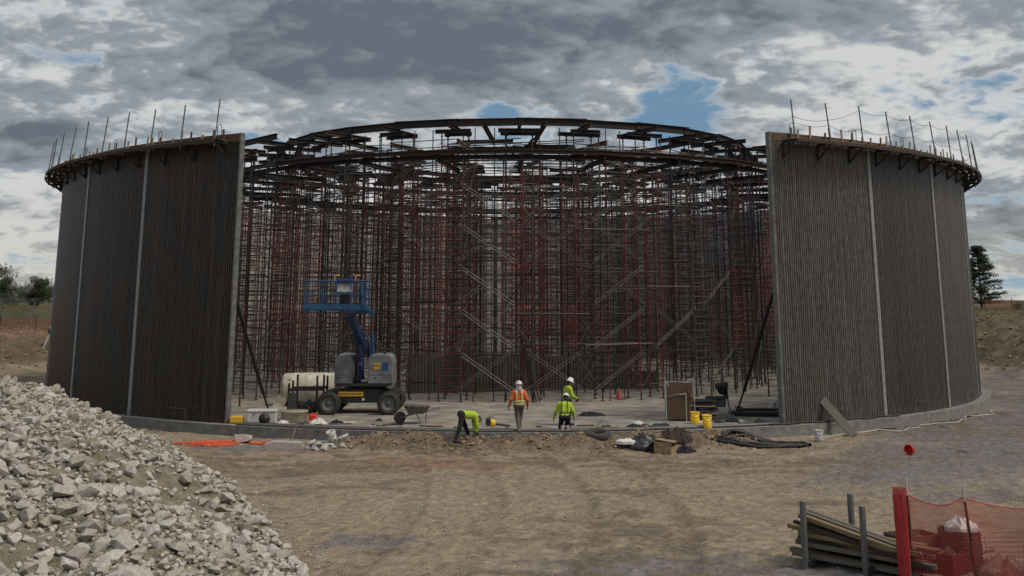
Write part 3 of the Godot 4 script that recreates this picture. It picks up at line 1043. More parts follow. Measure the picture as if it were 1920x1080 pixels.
	for i in 9000:
		var z := -60.0 - 45.0 * r.randf()
		var x := r.randf_range(0.36, 0.53) * -z * (1.0 if i % 2 else -1.0)
		var y := ground_y(x, z)
		if y < -0.2 or y > 3.9: continue
		var s := 0.06 + 0.30 * pow(r.randf(), 3.0)
		bankst.append(Transform3D(rnd_basis(r, s), Vector3(x, y + s * 0.1, z)))
	pebble_mm("gravel", meshes[2], M.clod, bankst, "brown clods and stones strewn over the excavated banks", "gravel")
	pebble_mm("gravel", meshes[3], M.rock_c, yard[0], "loose grey pebbles scattered over the dirt yard", "gravel")
	pebble_mm("gravel", meshes[6], M.clod, yard[1], "brown clods scattered over the dirt yard", "gravel")
	pebble_mm("gravel", meshes[9], M.clod2, yard[2], "tan clods and stones along the spoil ridge", "gravel")

# ---------------------------------------------------------------- people
func sdf(st: SurfaceTool, bones: Array, cell: float, k := 0.03, keep = null) -> void:
	var lo := Vector3.ONE * 1e9
	var hi := -lo
	for b in bones:
		var m: Vector3 = Vector3.ONE * (max(b[2], b[3]) + k + cell * 2.0)
		lo = lo.min(b[0] - m).min(b[1] - m); hi = hi.max(b[0] + m).max(b[1] + m)
	var nx := int((hi.x - lo.x) / cell) + 2
	var ny := int((hi.y - lo.y) / cell) + 2
	var nz := int((hi.z - lo.z) / cell) + 2
	var F := PackedFloat32Array(); F.resize(nx * ny * nz); F.fill(1000.0)
	for b in bones:
		var A: Vector3 = b[0]
		var ab: Vector3 = b[1] - A
		var ra: float = b[2]
		var dr: float = b[3] - ra
		var l2: float = max(ab.length_squared(), 1e-9)
		var m: Vector3 = Vector3.ONE * (max(b[2], b[3]) + k + cell * 1.5)
		var p0: Vector3 = ((A.min(b[1]) - m - lo) / cell).floor().max(Vector3.ZERO)
		var p1: Vector3 = ((A.max(b[1]) + m - lo) / cell).ceil().min(Vector3(nx - 1, ny - 1, nz - 1))
		for z in range(int(p0.z), int(p1.z) + 1):
			for y in range(int(p0.y), int(p1.y) + 1):
				var row := (z * ny + y) * nx
				for x in range(int(p0.x), int(p1.x) + 1):
					var pa := lo + Vector3(x, y, z) * cell - A
					var t: float = clamp(pa.dot(ab) / l2, 0.0, 1.0)
					var d := (pa - ab * t).length() - ra - dr * t
					var cur := F[row + x]
					if cur > 900.0: F[row + x] = d
					elif abs(cur - d) >= k: F[row + x] = min(cur, d)
					else:
						var h := 0.5 + 0.5 * (cur - d) / k
						F[row + x] = lerp(cur, d, h) - k * h * (1.0 - h)
	var vid := {}
	var offs := [0, 1, nx, nx + 1, nx * ny, nx * ny + 1, nx * ny + nx, nx * ny + nx + 1]
	var crn := [Vector3(0, 0, 0), Vector3(1, 0, 0), Vector3(0, 1, 0), Vector3(1, 1, 0), Vector3(0, 0, 1), Vector3(1, 0, 1), Vector3(0, 1, 1), Vector3(1, 1, 1)]
	var edges := [[0, 1], [2, 3], [4, 5], [6, 7], [0, 2], [1, 3], [4, 6], [5, 7], [0, 4], [1, 5], [2, 6], [3, 7]]
	for z in nz - 1:
		for y in ny - 1:
			for x in nx - 1:
				var i := (z * ny + y) * nx + x
				var f0 := F[i]
				if f0 > cell * 2.0 or f0 < -cell * 2.0: continue
				var any := 0
				for q in 8:
					if F[i + offs[q]] < 0.0: any += 1
				if any == 0 or any == 8: continue
				var s := Vector3.ZERO
				var n := 0
				for e in edges:
					var a := F[i + offs[e[0]]]
					var b := F[i + offs[e[1]]]
					if (a < 0.0) != (b < 0.0):
						s += crn[e[0]].lerp(crn[e[1]], a / (a - b)); n += 1
				vid[i] = lo + (Vector3(x, y, z) + s / n) * cell
	var str := [1, nx, nx * ny]
	for i in vid:
		for ax in 3:
			var a := F[i]
			var b := F[i + str[ax]]
			if (a < 0.0) == (b < 0.0): continue
			var u: int = str[(ax + 1) % 3]
			var v: int = str[(ax + 2) % 3]
			if not (vid.has(i - u) and vid.has(i - v) and vid.has(i - u - v)): continue
			var o := Vector3.ZERO; o[ax] = 1.0 if a < 0.0 else -1.0
			var A: Vector3 = vid[i]
			var C: Vector3 = vid[i - u - v]
			if keep != null and not keep.call((A + C) * 0.5): continue
			quad(st, A, vid[i - u], C, vid[i - v], o)

func hand_bones(w: Vector3, dir: Vector3, palm: Vector3, curl: float, thumb_side: float) -> Array:
	dir = dir.normalized()
	palm = (palm - dir * palm.dot(dir)).normalized()
	var sd := dir.cross(palm) * thumb_side
	var o := []
	var kn := w + dir * 0.085
	for i in 4:
		var off := sd * (0.030 - 0.020 * i)
		o.append([w + off * 0.6, kn + off, 0.017, 0.014])
		var ln: float = [0.042, 0.047, 0.043, 0.034][i]
		var d1 := (dir * cos(curl) + palm * sin(curl)).normalized()
		var d2 := (dir * cos(curl * 2.1) + palm * sin(curl * 2.1)).normalized()
		var m: Vector3 = kn + off + d1 * ln
		o.append([kn + off, m, 0.0095, 0.0085])
		o.append([m, m + d2 * ln * 0.95, 0.0085, 0.0075])
	var tb := w + dir * 0.022 + sd * 0.03
	var t1 := tb + (dir * 0.6 + sd * 0.75 + palm * 0.25).normalized() * 0.042
	o.append([tb, t1, 0.013, 0.0105])
	o.append([t1, t1 + (dir * 0.9 + palm * 0.45).normalized() * 0.036, 0.0100, 0.0085])
	return o

# j: named joints. look: direction the face points to
func person(label: String, at: Vector3, turn: float, j: Dictionary, look: Vector3, top: Material, legs: Material, boots: Material, glove: Material, hat: Material, stripes: Array, band: Material, drape: Material = null) -> void:
	var t := thing("person", label, "person", at, turn)
	look = look.normalized()
	var up: Vector3 = (j.head - j.neck).normalized()
	var rt := look.cross(up).normalized()
	look = up.cross(rt).normalized()
	var hips: Vector3 = (j.hl + j.hr) * 0.5
	var sh: Vector3 = (j.sl + j.sr) * 0.5
	var across: Vector3 = (j.sr - j.sl).normalized()
	var hacross: Vector3 = (j.hr - j.hl).normalized()
	var torso := [
		[hips - hacross * 0.06, sh - across * 0.09 - (sh - hips) * 0.12, 0.105, 0.115], [hips + hacross * 0.06, sh + across * 0.09 - (sh - hips) * 0.12, 0.105, 0.115],
		[sh - across * 0.12, sh + across * 0.12, 0.075, 0.075], [sh, j.neck, 0.075, 0.058]]
	var arms := []
	for s in ["l", "r"]:
		arms.append([j["s" + s], j["e" + s], 0.062, 0.046]); arms.append([j["e" + s], j["w" + s], 0.045, 0.030])
	var leg := []
	for s in ["l", "r"]:
		leg.append([j["h" + s], j["k" + s], 0.092, 0.060]); leg.append([j["k" + s], j["a" + s], 0.060, 0.040])
	var foot := []
	for s in ["l", "r"]:
		foot.append([j["a" + s], j["a" + s] + Vector3(0, -0.035, 0), 0.05, 0.045]); foot.append([j["a" + s] + j["t" + s] * -0.04 + Vector3(0, -0.045, 0), j["a" + s] + j["t" + s] * 0.17 + Vector3(0, -0.055, 0), 0.045, 0.038])
	var head := [
		[j.neck - up * 0.04, j.neck + up * 0.06, 0.052, 0.050], [j.head + up * 0.03 - look * 0.012, j.head + up * 0.035 + look * 0.004, 0.092, 0.09],
		[j.head - up * 0.03 + look * 0.03, j.head - up * 0.075 + look * 0.045, 0.068, 0.042],
		[j.head + look * 0.09 + up * 0.012, j.head + look * 0.112 - up * 0.022, 0.010, 0.014],
		[j.head + look * 0.086 - rt * 0.028 - up * 0.062, j.head + look * 0.086 + rt * 0.028 - up * 0.062, 0.009, 0.009],
		[j.head + rt * 0.09 - up * 0.02, j.head + rt * 0.094 + up * 0.02, 0.014, 0.017], [j.head - rt * 0.09 - up * 0.02, j.head - rt * 0.094 + up * 0.02, 0.014, 0.017]]
	var st := S(true)
	sdf(st, torso + arms + leg + foot, 0.022, 0.05)
	sdf(st, head, 0.010, 0.03)
	part("body", st, M.skin, t)
	st = S(true)
	for s: float in [-1.0, 1.0]: sdf(st, [[j.head + look * 0.084 + rt * s * 0.032 + up * 0.012, j.head + look * 0.088 + rt * s * 0.034 + up * 0.012, 0.010, 0.009]], 0.005, 0.01)
	part("eyes", st, M.black, t)
	var grow := func(bs, e): return bs.map(func(b): return [b[0], b[1], b[2] + e, b[3] + e])
	st = S(true)
	var shirt: Array = grow.call(torso, 0.022) + grow.call(arms.map(func(b): return [b[0], b[1].lerp(b[0], 0.04), b[2], b[3]]), 0.018)
	shirt = shirt.filter(func(b): return b[1] != j.neck)
	sdf(st, shirt, 0.018, 0.05)
	var sp := part("shirt", st, top, t)
	if stripes.size():
		var fat: Array = shirt.map(func(b): return [b[0], b[1], b[2] + 0.010, b[3] + 0.010])
		var ax: Vector3 = (sh - hips).normalized()
		st = S(true)
		sdf(st, fat, 0.016, 0.05, func(p):
			var q: Vector3 = p - hips
			var h: float = q.dot(ax)
			var lat: float = abs(q.dot(across))
			if lat > 0.23: return false
			for s in stripes:
				if s[0] == 0 and abs(h - s[1]) < 0.027: return true
				if s[0] == 1 and abs(lat - s[1]) < 0.024 and h > s[2]: return true
			return false)
		part("reflective_stripes", st, band, sp)
	st = S(true)
	sdf(st, grow.call(leg, 0.020) + [[j.hl, j.hr, 0.118, 0.118], [hips, hips + (sh - hips) * 0.14, 0.125, 0.120]], 0.018, 0.05)
	part("trousers", st, legs, t)
	st = S(true)
	sdf(st, grow.call(foot, 0.014), 0.016, 0.03)
	part("boots", st, boots, t)
	for s in ["l", "r"]:
		st = S(true)
		var d: Vector3 = j["w" + s] - j["e" + s]
		sdf(st, hand_bones(j["w" + s], j.get("d" + s, d), j["p" + s], j.get("c" + s, 0.4), 1.0 if s == "l" else -1.0) + [[j["w" + s] - d.normalized() * 0.03, j["w" + s] + d.normalized() * 0.02, 0.031, 0.027]], 0.0065, 0.012)
		part("glove", st, glove, t)
	if drape:
		st = S(true)
		sdf(st, [[j.head + up * 0.02 - look * 0.02, j.neck - up * 0.02 - look * 0.035, 0.112, 0.098], [j.neck - across * 0.08 - look * 0.03, j.neck + across * 0.08 - look * 0.03, 0.07, 0.07]], 0.016, 0.05, func(p): return (p - j.head).dot(look) < 0.055)
		part("neck_shade", st, drape, t)
	else:
		st = S(true)
		sdf(st, [[j.head + up * 0.02 - look * 0.025, j.head - up * 0.05 - look * 0.045, 0.097, 0.07]], 0.012, 0.03)
		part("hair", st, M.hair, t)
	if hat:
		st = S(true)
		var hb := Basis(rt, up, look * -1.0)
		var c: Vector3 = j.head + up * 0.065 - look * 0.005
		lathe(st, [Vector2(0.125, 0.0), Vector2(0.165, -0.012), Vector2(0.167, -0.004), Vector2(0.128, 0.018), Vector2(0.124, 0.06), Vector2(0.10, 0.105), Vector2(0.055, 0.135), Vector2(0, 0.143)], c, hb, 20)
		bar(st, c + up * 0.125 - look * 0.085, c + up * 0.125 + look * 0.085, 0.03, 0.045, up, 0.01)
		var b2 := c + look * 0.13
		box(st, b2 + look * 0.02 - up * 0.004, Vector3(0.19, 0.012, 0.08), hb, 0.005)
		part("hard_hat", st, hat, t)

func stand_pose() -> Dictionary:
	return {head = Vector3(0, 1.63, 0.03), neck = Vector3(0, 1.50, 0), sl = Vector3(-0.19, 1.42, 0), sr = Vector3(0.19, 1.42, 0),
		el = Vector3(-0.27, 1.14, -0.03), er = Vector3(0.27, 1.14, -0.03), wl = Vector3(-0.32, 0.90, 0.05), wr = Vector3(0.32, 0.90, 0.05),
		hl = Vector3(-0.09, 0.94, 0), hr = Vector3(0.09, 0.94, 0), kl = Vector3(-0.10, 0.51, 0.03), kr = Vector3(0.10, 0.51, 0.03),
		al = Vector3(-0.11, 0.10, 0), ar = Vector3(0.11, 0.10, 0), tl = Vector3(-0.2, 0, 1).normalized(), tr = Vector3(0.2, 0, 1).normalized(),
		pl = Vector3(1, 0, 0.3), pr = Vector3(-1, 0, 0.3)}

func build_people() -> void:
	# poses face +z, then each figure is turned
	var j := stand_pose()
	# orange: walking away, one leg crossing behind the other
	j.kl = Vector3(-0.07, 0.52, 0.16); j.al = Vector3(-0.03, 0.12, 0.02); j.tl = Vector3(0.1, -0.25, 1).normalized()
	j.kr = Vector3(0.06, 0.51, 0.02); j.ar = Vector3(0.03, 0.10, -0.22); j.tr = Vector3(0.1, 0, 1).normalized()
	j.el = Vector3(-0.31, 1.15, -0.05); j.wl = Vector3(-0.33, 0.91, 0.06); j.er = Vector3(0.30, 1.15, -0.04); j.wr = Vector3(0.37, 0.92, 0.04)
	person("worker in an orange hi-vis shirt and grey neck shade walking along the footing", Vector3(0.22, -0.015, -42.45), PI + 0.12, j, Vector3(-0.15, -0.1, 1), M.hivis_orange, M.grey_camo, M.boot_tan, M.black, M.hat_grey, [[0, 0.16], [0, 0.06], [1, 0.10, 0.06]], M.lime_band, M.cloth_grey)
	# lime shirt, standing, seen from its left side with both hands ahead
	j = stand_pose()
	j.head = Vector3(0, 1.60, 0.10); j.neck = Vector3(0, 1.48, 0.05); j.sl = Vector3(-0.18, 1.40, 0.03); j.sr = Vector3(0.18, 1.40, 0.03)
	j.el = Vector3(-0.24, 1.13, 0.10); j.wl = Vector3(-0.13, 1.02, 0.34); j.er = Vector3(0.24, 1.13, 0.10); j.wr = Vector3(0.14, 1.00, 0.36)
	j.pl = Vector3(0.3, -1, 0); j.pr = Vector3(-0.3, -1, 0); j.cl = 0.8; j.cr = 0.8
	person("worker standing side-on in a lime hi-vis shirt and white hard hat", Vector3(2.14, 0, -44.3), PI / 2 + 0.35, j, Vector3(-0.35, -0.35, 1), M.hivis_lime, M.navy, M.boot_black, M.black, M.hat_white, [], M.silver_band)
	# kneeling with back to the camera, soles behind
	j = {head = Vector3(-0.05, 1.13, 0.22), neck = Vector3(-0.02, 1.01, 0.14), sl = Vector3(-0.2, 0.93, 0.12), sr = Vector3(0.2, 0.93, 0.12),
		el = Vector3(-0.33, 0.66, 0.12), er = Vector3(0.33, 0.66, 0.12), wl = Vector3(-0.36, 0.41, 0.22), wr = Vector3(0.40, 0.42, 0.20),
		hl = Vector3(-0.10, 0.47, 0), hr = Vector3(0.10, 0.47, 0), kl = Vector3(-0.15, 0.10, 0.24), kr = Vector3(0.15, 0.10, 0.24),
		al = Vector3(-0.10, 0.13, -0.20), ar = Vector3(0.10, 0.13, -0.20), tl = Vector3(0, -0.75, -0.5).normalized(), tr = Vector3(0, -0.75, -0.5).normalized(),
		pl = Vector3(1, 0, 0.2), pr = Vector3(-1, 0, 0.2)}
	person("worker kneeling with back turned in a striped lime vest and white hard hat", Vector3(1.95, 0.0, -42.75), PI, j, Vector3(0.1, -0.55, 1), M.hivis_lime, M.black_cloth, M.boot_grey, M.black, M.hat_white, [[0, 0.14], [1, 0.115, 0.14]], M.dark_band)
	# bending over to the right with straight legs, arms down to the ground
	j = {head = Vector3(0.04, 0.68, 0.60), neck = Vector3(0.03, 0.79, 0.53), sl = Vector3(-0.17, 0.80, 0.46), sr = Vector3(0.19, 0.84, 0.44),
		el = Vector3(-0.18, 0.54, 0.50), er = Vector3(0.20, 0.57, 0.46), wl = Vector3(-0.14, 0.31, 0.50), wr = Vector3(0.15, 0.32, 0.48),
		hl = Vector3(-0.12, 0.86, -0.02), hr = Vector3(0.12, 0.86, -0.02), kl = Vector3(-0.26, 0.48, -0.12), kr = Vector3(0.22, 0.48, 0.16),
		al = Vector3(-0.34, 0.10, -0.30), ar = Vector3(0.30, 0.10, 0.36), tl = Vector3(-0.3, 0, 1).normalized(), tr = Vector3(0.4, 0, 1).normalized(),
		pl = Vector3(1, 0, 0), pr = Vector3(-1, 0, 0), cl = 0.7, cr = 0.7}
	for k in ["head", "neck", "sl", "sr", "el", "er", "wl", "wr", "hl", "hr", "kl", "kr"]: j[k] = j[k] * Vector3(1.05, 1.10, 1.05)
	person("worker in a lime shirt and black trousers bending over to the ground", Vector3(-1.86, ground_y(-1.75, -40.9) - 0.03, -40.9), PI / 2 + 0.25, j, Vector3(0, -1, -0.25), M.hivis_lime, M.black_cloth, M.boot_black, M.black, null, [], M.silver_band)

# ---------------------------------------------------------------- boom lift
func wheel(t: Node3D, c: Vector3, r: float, w: float) -> void:
	var b := Basis(Vector3.RIGHT, PI / 2)
	var n := Node3D.new(); n.name = "wheel"; n.position = c; t.add_child(n, true)
	var st := S(true)
	lathe(st, [Vector2(r * 0.56, -w * 0.42), Vector2(r * 0.80, -w * 0.5), Vector2(r * 0.95, -w * 0.40), Vector2(r, -w * 0.2), Vector2(r, w * 0.2), Vector2(r * 0.95, w * 0.40), Vector2(r * 0.80, w * 0.5), Vector2(r * 0.56, w * 0.42), Vector2(r * 0.56, -w * 0.42)], Vector3.ZERO, b, 28)
	part("tyre", st, M.tyre, n)
	st = S()
	for k in 26:
		var a := TAU * k / 26.0
		for s: float in [-1.0, 1.0]:
			box(st, Vector3(cos(a + s * 0.06) * r * 1.005, sin(a + s * 0.06) * r * 1.005, s * w * 0.22), Vector3(0.035, 0.05, w * 0.42), Basis(Vector3.BACK, a))
	part("tread", st, M.tyre, n)
	st = S(true)
	lathe(st, [Vector2(0, w * 0.30), Vector2(r * 0.16, w * 0.30), Vector2(r * 0.18, w * 0.22), Vector2(r * 0.42, w * 0.16), Vector2(r * 0.50, w * 0.38), Vector2(r * 0.57, w * 0.40)], Vector3.ZERO, b, 24)
	lathe(st, [Vector2(0, -w * 0.30), Vector2(r * 0.5, -w * 0.30), Vector2(r * 0.57, -w * 0.4)], Vector3.ZERO, b, 24)
	part("rim", st, M.rim, n)

func cowl(t: Node3D, x0: float, x1: float, z0: float, z1: float, flip: float) -> MeshInstance3D:
	# rounded engine cover: outline in x-y extruded along z, with a sloped shoulder
	var st := S()
	var w := x1 - x0
	var o := [Vector2(-w / 2, 0), Vector2(w / 2, 0), Vector2(w / 2, 0.95), Vector2(w / 2 - 0.05, 1.13), Vector2(w / 2 - 0.14, 1.22), Vector2(-w / 2 + 0.20, 1.24), Vector2(-w / 2 + 0.07, 1.12), Vector2(-w / 2 + 0.02, 0.92)]
	if flip < 0: o = o.map(func(p): return Vector2(-p.x, p.y))
	var c := Vector3((x0 + x1) / 2, 1.24, (z0 + z1) / 2)
	slab(st, o, z1 - z0 - 0.16, c)
	var inner := o.map(func(p): return Vector2(p.x * 0.95, 0.03 + p.y * 0.955))
	for s: float in [-1.0, 1.0]:
		var zz := s * (z1 - z0) / 2
		var zo := s * ((z1 - z0) / 2 - 0.08)
		for i in o.size():
			var k := (i + 1) % o.size()
			quad(st, c + Vector3(o[i].x, o[i].y, zo), c + Vector3(o[k].x, o[k].y, zo), c + Vector3(inner[k].x, inner[k].y, zz), c + Vector3(inner[i].x, inner[i].y, zz), Vector3((o[i].x + o[k].x) / 2, (o[i].y + o[k].y) / 2 - 0.6, s))
		var pk := PackedVector2Array(inner)
		var ix := Geometry2D.triangulate_polygon(pk)
		for i in range(0, ix.size(), 3):
			tri(st, c + Vector3(pk[ix[i]].x, pk[ix[i]].y, zz), c + Vector3(pk[ix[i + 1]].x, pk[ix[i + 1]].y, zz), c + Vector3(pk[ix[i + 2]].x, pk[ix[i + 2]].y, zz), Vector3(0, 0, s))
	return part("engine_cover", st, M.lift_grey, t)

func build_lift() -> void:
	var t := thing("boom_lift", "blue and grey boom lift with raised work platform parked inside the tank", "boom lift", Vector3(-6.6, 0, -49.4))
	for x: float in [-1.28, 1.28]:
		for z: float in [1.2, -1.2]: wheel(t, Vector3(x, 0.47, z), 0.47, 0.36)
	var st := S()
	slab(st, [Vector2(-1.65, 0.62), Vector2(-1.1, 0.45), Vector2(1.1, 0.45), Vector2(1.6, 0.62), Vector2(1.5, 0.86), Vector2(0.7, 1.02), Vector2(-0.7, 1.02), Vector2(-1.55, 0.9)], 1.5)
	for x: float in [-1.28, 1.28]: box(st, Vector3(x, 0.50, 0), Vector3(0.26, 0.26, 2.2), Basis.IDENTITY, 0.03)
	part("chassis", st, M.black, t)
	st = S()
	box(st, Vector3(-0.42, 0.82, 0.765), Vector3(1.08, 0.19, 0.02))
	var yl := part("warning_board", st, M.lift_yellow, t)
	st = S()
	for k in 11: box(st, Vector3(-0.86 + k * 0.088, 0.82, 0.777), Vector3(0.05 if k % 3 else 0.07, 0.06, 0.004))
	part("lettering", st, M.black, yl)
	st = S()
	box(st, Vector3(0.12, 0.60, 0.765), Vector3(0.12, 0.10, 0.02))
	part("data_plate", st, M.white, t)
	st = S(true)
	lathe(st, [Vector2(0, 1.02), Vector2(0.62, 1.02), Vector2(0.62, 1.12), Vector2(0, 1.12)], Vector3.ZERO, Basis.IDENTITY, 24)
	part("slew_ring", st, M.black, t)
	st = S()
	box(st, Vector3(0.05, 1.18, 0.0), Vector3(2.35, 0.12, 1.7), Basis.IDENTITY, 0.03)
	part("turntable", st, M.black, t)
	cowl(t, -1.16, -0.36, -0.85, 0.85, 1.0)
	var rc := cowl(t, 0.30, 1.38, -0.85, 0.85, -1.0)
	st = S()
	box(st, Vector3(0.68, 1.98, 0.857), Vector3(0.25, 0.26, 0.012))
	var dc := part("warning_label", st, M.lift_yellow, rc)
	st = S()
	for k in 3: box(st, Vector3(0.60 + k * 0.08, 2.01, 0.865), Vector3(0.05, 0.07, 0.004))
	for k in 2: box(st, Vector3(0.64 + k * 0.1, 1.91, 0.865), Vector3(0.04, 0.03, 0.004))
	part("label_print", st, M.black, rc)
	st = S()
	box(st, Vector3(1.05, 1.98, 0.857), Vector3(0.26, 0.32, 0.010)); box(st, Vector3(1.10, 2.10, 0.864), Vector3(0.10, 0.05, 0.006)); box(st, Vector3(1.12, 1.98, 0.864), Vector3(0.05, 0.28, 0.006))
	part("blue_logo", st, M.lift_blue, rc)
	st = S()
	box(st, Vector3(0.95, 2.50, 0.3), Vector3(0.12, 0.10, 0.3), Basis.IDENTITY, 0.02)
	part("exhaust", st, M.black, rc)
	# riser, telescopic boom, cylinder
	st = S()
	for s: float in [-1.0, 1.0]: slab(st, [Vector2(-0.62, 1.22), Vector2(0.5, 1.22), Vector2(0.42, 2.3), Vector2(0.22, 2.95), Vector2(-0.12, 2.95), Vector2(-0.34, 2.2)], 0.05, Vector3(0.04 + s * 0.24, 0, -0.1), Basis(Vector3.UP, PI / 2))
	part("riser", st, M.lift_navy, t)
	var a := Vector3(0.02, 2.45, -0.55)
	var b := Vector3(-0.12, 4.18, 3.75)
	st = S(); bar(st, a, a.lerp(b, 0.62), 0.35, 0.40, Vector3.UP, 0.03)
	part("boom", st, M.lift_navy, t)
	st = S(); bar(st, a.lerp(b, 0.60), b, 0.27, 0.30, Vector3.UP, 0.02)
	part("boom_extension", st, M.lift_navy, t)
	st = S(); tube(st, Vector3(0.02, 1.5, 0.55), a.lerp(b, 0.42) - Vector3(0, 0.2, 0), 0.07, 10); tube(st, Vector3(0.02, 1.45, 0.5), Vector3(0.02, 2.1, 1.0), 0.10, 10)
	part("lift_cylinder", st, M.lift_navy, t)
	st = S(); wire(st, [a + Vector3(0.25, 0.1, 0.3), a.lerp(b, 0.3) + Vector3(0.26, 0.2, 0), a.lerp(b, 0.62) + Vector3(0.26, 0.1, 0), a.lerp(b, 0.8) + Vector3(0.25, -0.1, 0), b + Vector3(0.2, 0.05, 0)], 0.025, 6)
	part("cable_track", st, M.galv_dull, t)
	st = S(); slab(st, [Vector2(-0.25, 2.35), Vector2(0.25, 2.35), Vector2(0.15, 3.3), Vector2(-0.2, 3.3)], 0.06, Vector3(0.36, 0, -0.3), Basis(Vector3.UP, PI / 2))
	part("side_plate", st, M.lift_blue, t)
	for k in 3:
		st = S(true); wire(st, [Vector3(-0.2 + 0.1 * k, 1.35, 0.75), Vector3(-0.24 + 0.08 * k, 1.9, 0.9 + 0.05 * k), a.lerp(b, 0.35) + Vector3(-0.2 + 0.02 * k, -0.25, 0), a.lerp(b, 0.6) + Vector3(-0.22, -0.2 - 0.05 * k, 0), b + Vector3(-0.15, -0.15, 0)], 0.016, 5); part("hydraulic_hose", st, M.black, t)
	for q in [[-0.76, 0.74], [0.84, 1.0]]:
		st = S(); box(st, Vector3(q[0], 1.62, 0.853), Vector3(q[1], 0.012, 0.006)); part("cover_seam", st, M.black, t)
		st = S(); box(st, Vector3(q[0] - 0.2, 1.50, 0.86), Vector3(0.12, 0.03, 0.02), Basis.IDENTITY, 0.006); part("latch", st, M.black, t)
	# platform
	var x0 := -1.80
	var x1 := 0.66
	var z0 := 3.95
	var z1 := 4.85
	var fy := 4.40
	st = S()
	box(st, Vector3((x0 + x1) / 2, fy, (z0 + z1) / 2), Vector3(x1 - x0, 0.06, z1 - z0), Basis.IDENTITY, 0.01)
	var pl := part("platform", st, M.lift_blue, t)
	st = S()
	for z in [z0, z1]: box(st, Vector3((x0 + x1) / 2, fy + 0.13, z), Vector3(x1 - x0, 0.2, 0.03))
	for x in [x0, x1]: box(st, Vector3(x, fy + 0.13, (z0 + z1) / 2), Vector3(0.03, 0.2, z1 - z0))
	part("toe_plate", st, M.lift_blue, pl)
	for y: float in [0.62, 1.16]:
		for z in [z0, z1]:
			st = S(); tube(st, Vector3(x0, fy + y, z), Vector3(x1, fy + y, z), 0.024, 8); part("rail", st, M.lift_blue, pl)
		for x in [x0, x1]:
			st = S(); tube(st, Vector3(x, fy + y, z0), Vector3(x, fy + y, z1), 0.024, 8); part("rail", st, M.lift_blue, pl)
	for x in [x0, x0 + 0.66, x0 + 1.25, x0 + 1.85, x1]:
		for z in [z0, z1]:
			st = S(); tube(st, Vector3(x, fy, z), Vector3(x, fy + 1.16, z), 0.024, 8); part("rail_post", st, M.lift_blue, pl)
	st = S(); box(st, Vector3(-0.22, fy + 0.86, z1 - 0.12), Vector3(0.62, 0.40, 0.22), Basis(Vector3.RIGHT, -0.25), 0.03); part("control_panel", st, M.panel_grey, pl)
	st = S(); box(st, Vector3(-0.24, fy + 0.36, z1 - 0.3), Vector3(0.36, 0.55, 0.24), Basis.IDENTITY, 0.03); part("tool_box", st, M.black, pl)
	st = S(); box(st, Vector3(-0.2, fy + 1.17, z1 - 0.05), Vector3(0.66, 0.16, 0.16), Basis.IDENTITY, 0.03); part("control_cover", st, M.lift_navy, pl)
	for x: float in [-0.62, 0.22]:
		st = S(); tube(st, Vector3(x, fy + 1.16, z1), Vector3(x, fy + 1.36, z1), 0.022, 6); tube(st, Vector3(x, fy + 1.36, z1), Vector3(x + 0.2, fy + 1.38, z1), 0.026, 6); part("yellow_guard", st, M.lift_yellow, pl)
	st = S()
	bar(st, Vector3(0.25, fy + 0.05, z0 - 0.12), Vector3(0.40, fy + 1.1, z0 - 0.05), 0.1, 0.08, Vector3.BACK); bar(st, Vector3(0.62, fy + 0.05, z1 + 0.04), Vector3(0.48, fy + 1.1, z1 + 0.04), 0.09, 0.06, Vector3.BACK); bar(st, Vector3(0.15, fy - 0.08, z0 - 0.15), Vector3(0.9, fy - 0.08, z0 - 0.15), 0.3, 0.16, Vector3.UP, 0.02)
	part("platform_mount", st, M.lift_blue, pl)

# ---------------------------------------------------------------- things on the slab
func pail(called: String, label: String, at: Vector3, r: float, h: float, m: Material, lid: Material, group := "", tip := Basis.IDENTITY) -> void:
	var t := thing(called, label, "bucket", at, 0.0, group)
	t.basis = tip
	var st := S(true)
	lathe(st, [Vector2(0, 0), Vector2(r * 0.88, 0), Vector2(r * 0.90, 0.01), Vector2(r, h * 0.97), Vector2(r * 0.95, h * 0.97), Vector2(r * 0.84, 0.03), Vector2(0, 0.03)], Vector3.ZERO, Basis.IDENTITY, 20)
	lathe(st, [Vector2(r * 0.96, h * 0.80), Vector2(r * 1.05, h * 0.81), Vector2(r * 1.05, h * 0.83), Vector2(r * 0.96, h * 0.84)], Vector3.ZERO, Basis.IDENTITY, 20)
	part("shell", st, m, t)
	if lid:
		st = S(true)
		lathe(st, [Vector2(r * 1.04, h * 0.93), Vector2(r * 1.07, h * 0.94), Vector2(r * 1.07, h * 1.0), Vector2(r * 0.95, h * 1.01), Vector2(r * 0.93, h * 0.985), Vector2(0, h * 0.985)], Vector3.ZERO, Basis.IDENTITY, 20)
		part("lid", st, lid, t)
	st = S(true)
	var pts := []
	for k in 13: pts.append(Vector3(cos(PI * k / 12.0) * r * 1.06, h * 0.82 - sin(PI * k / 12.0) * r * 0.55, sin(PI * k / 12.0) * r * 0.9 + r * 0.15))
	wire(st, pts, 0.006)
	part("handle", st, M.dark_steel, t)

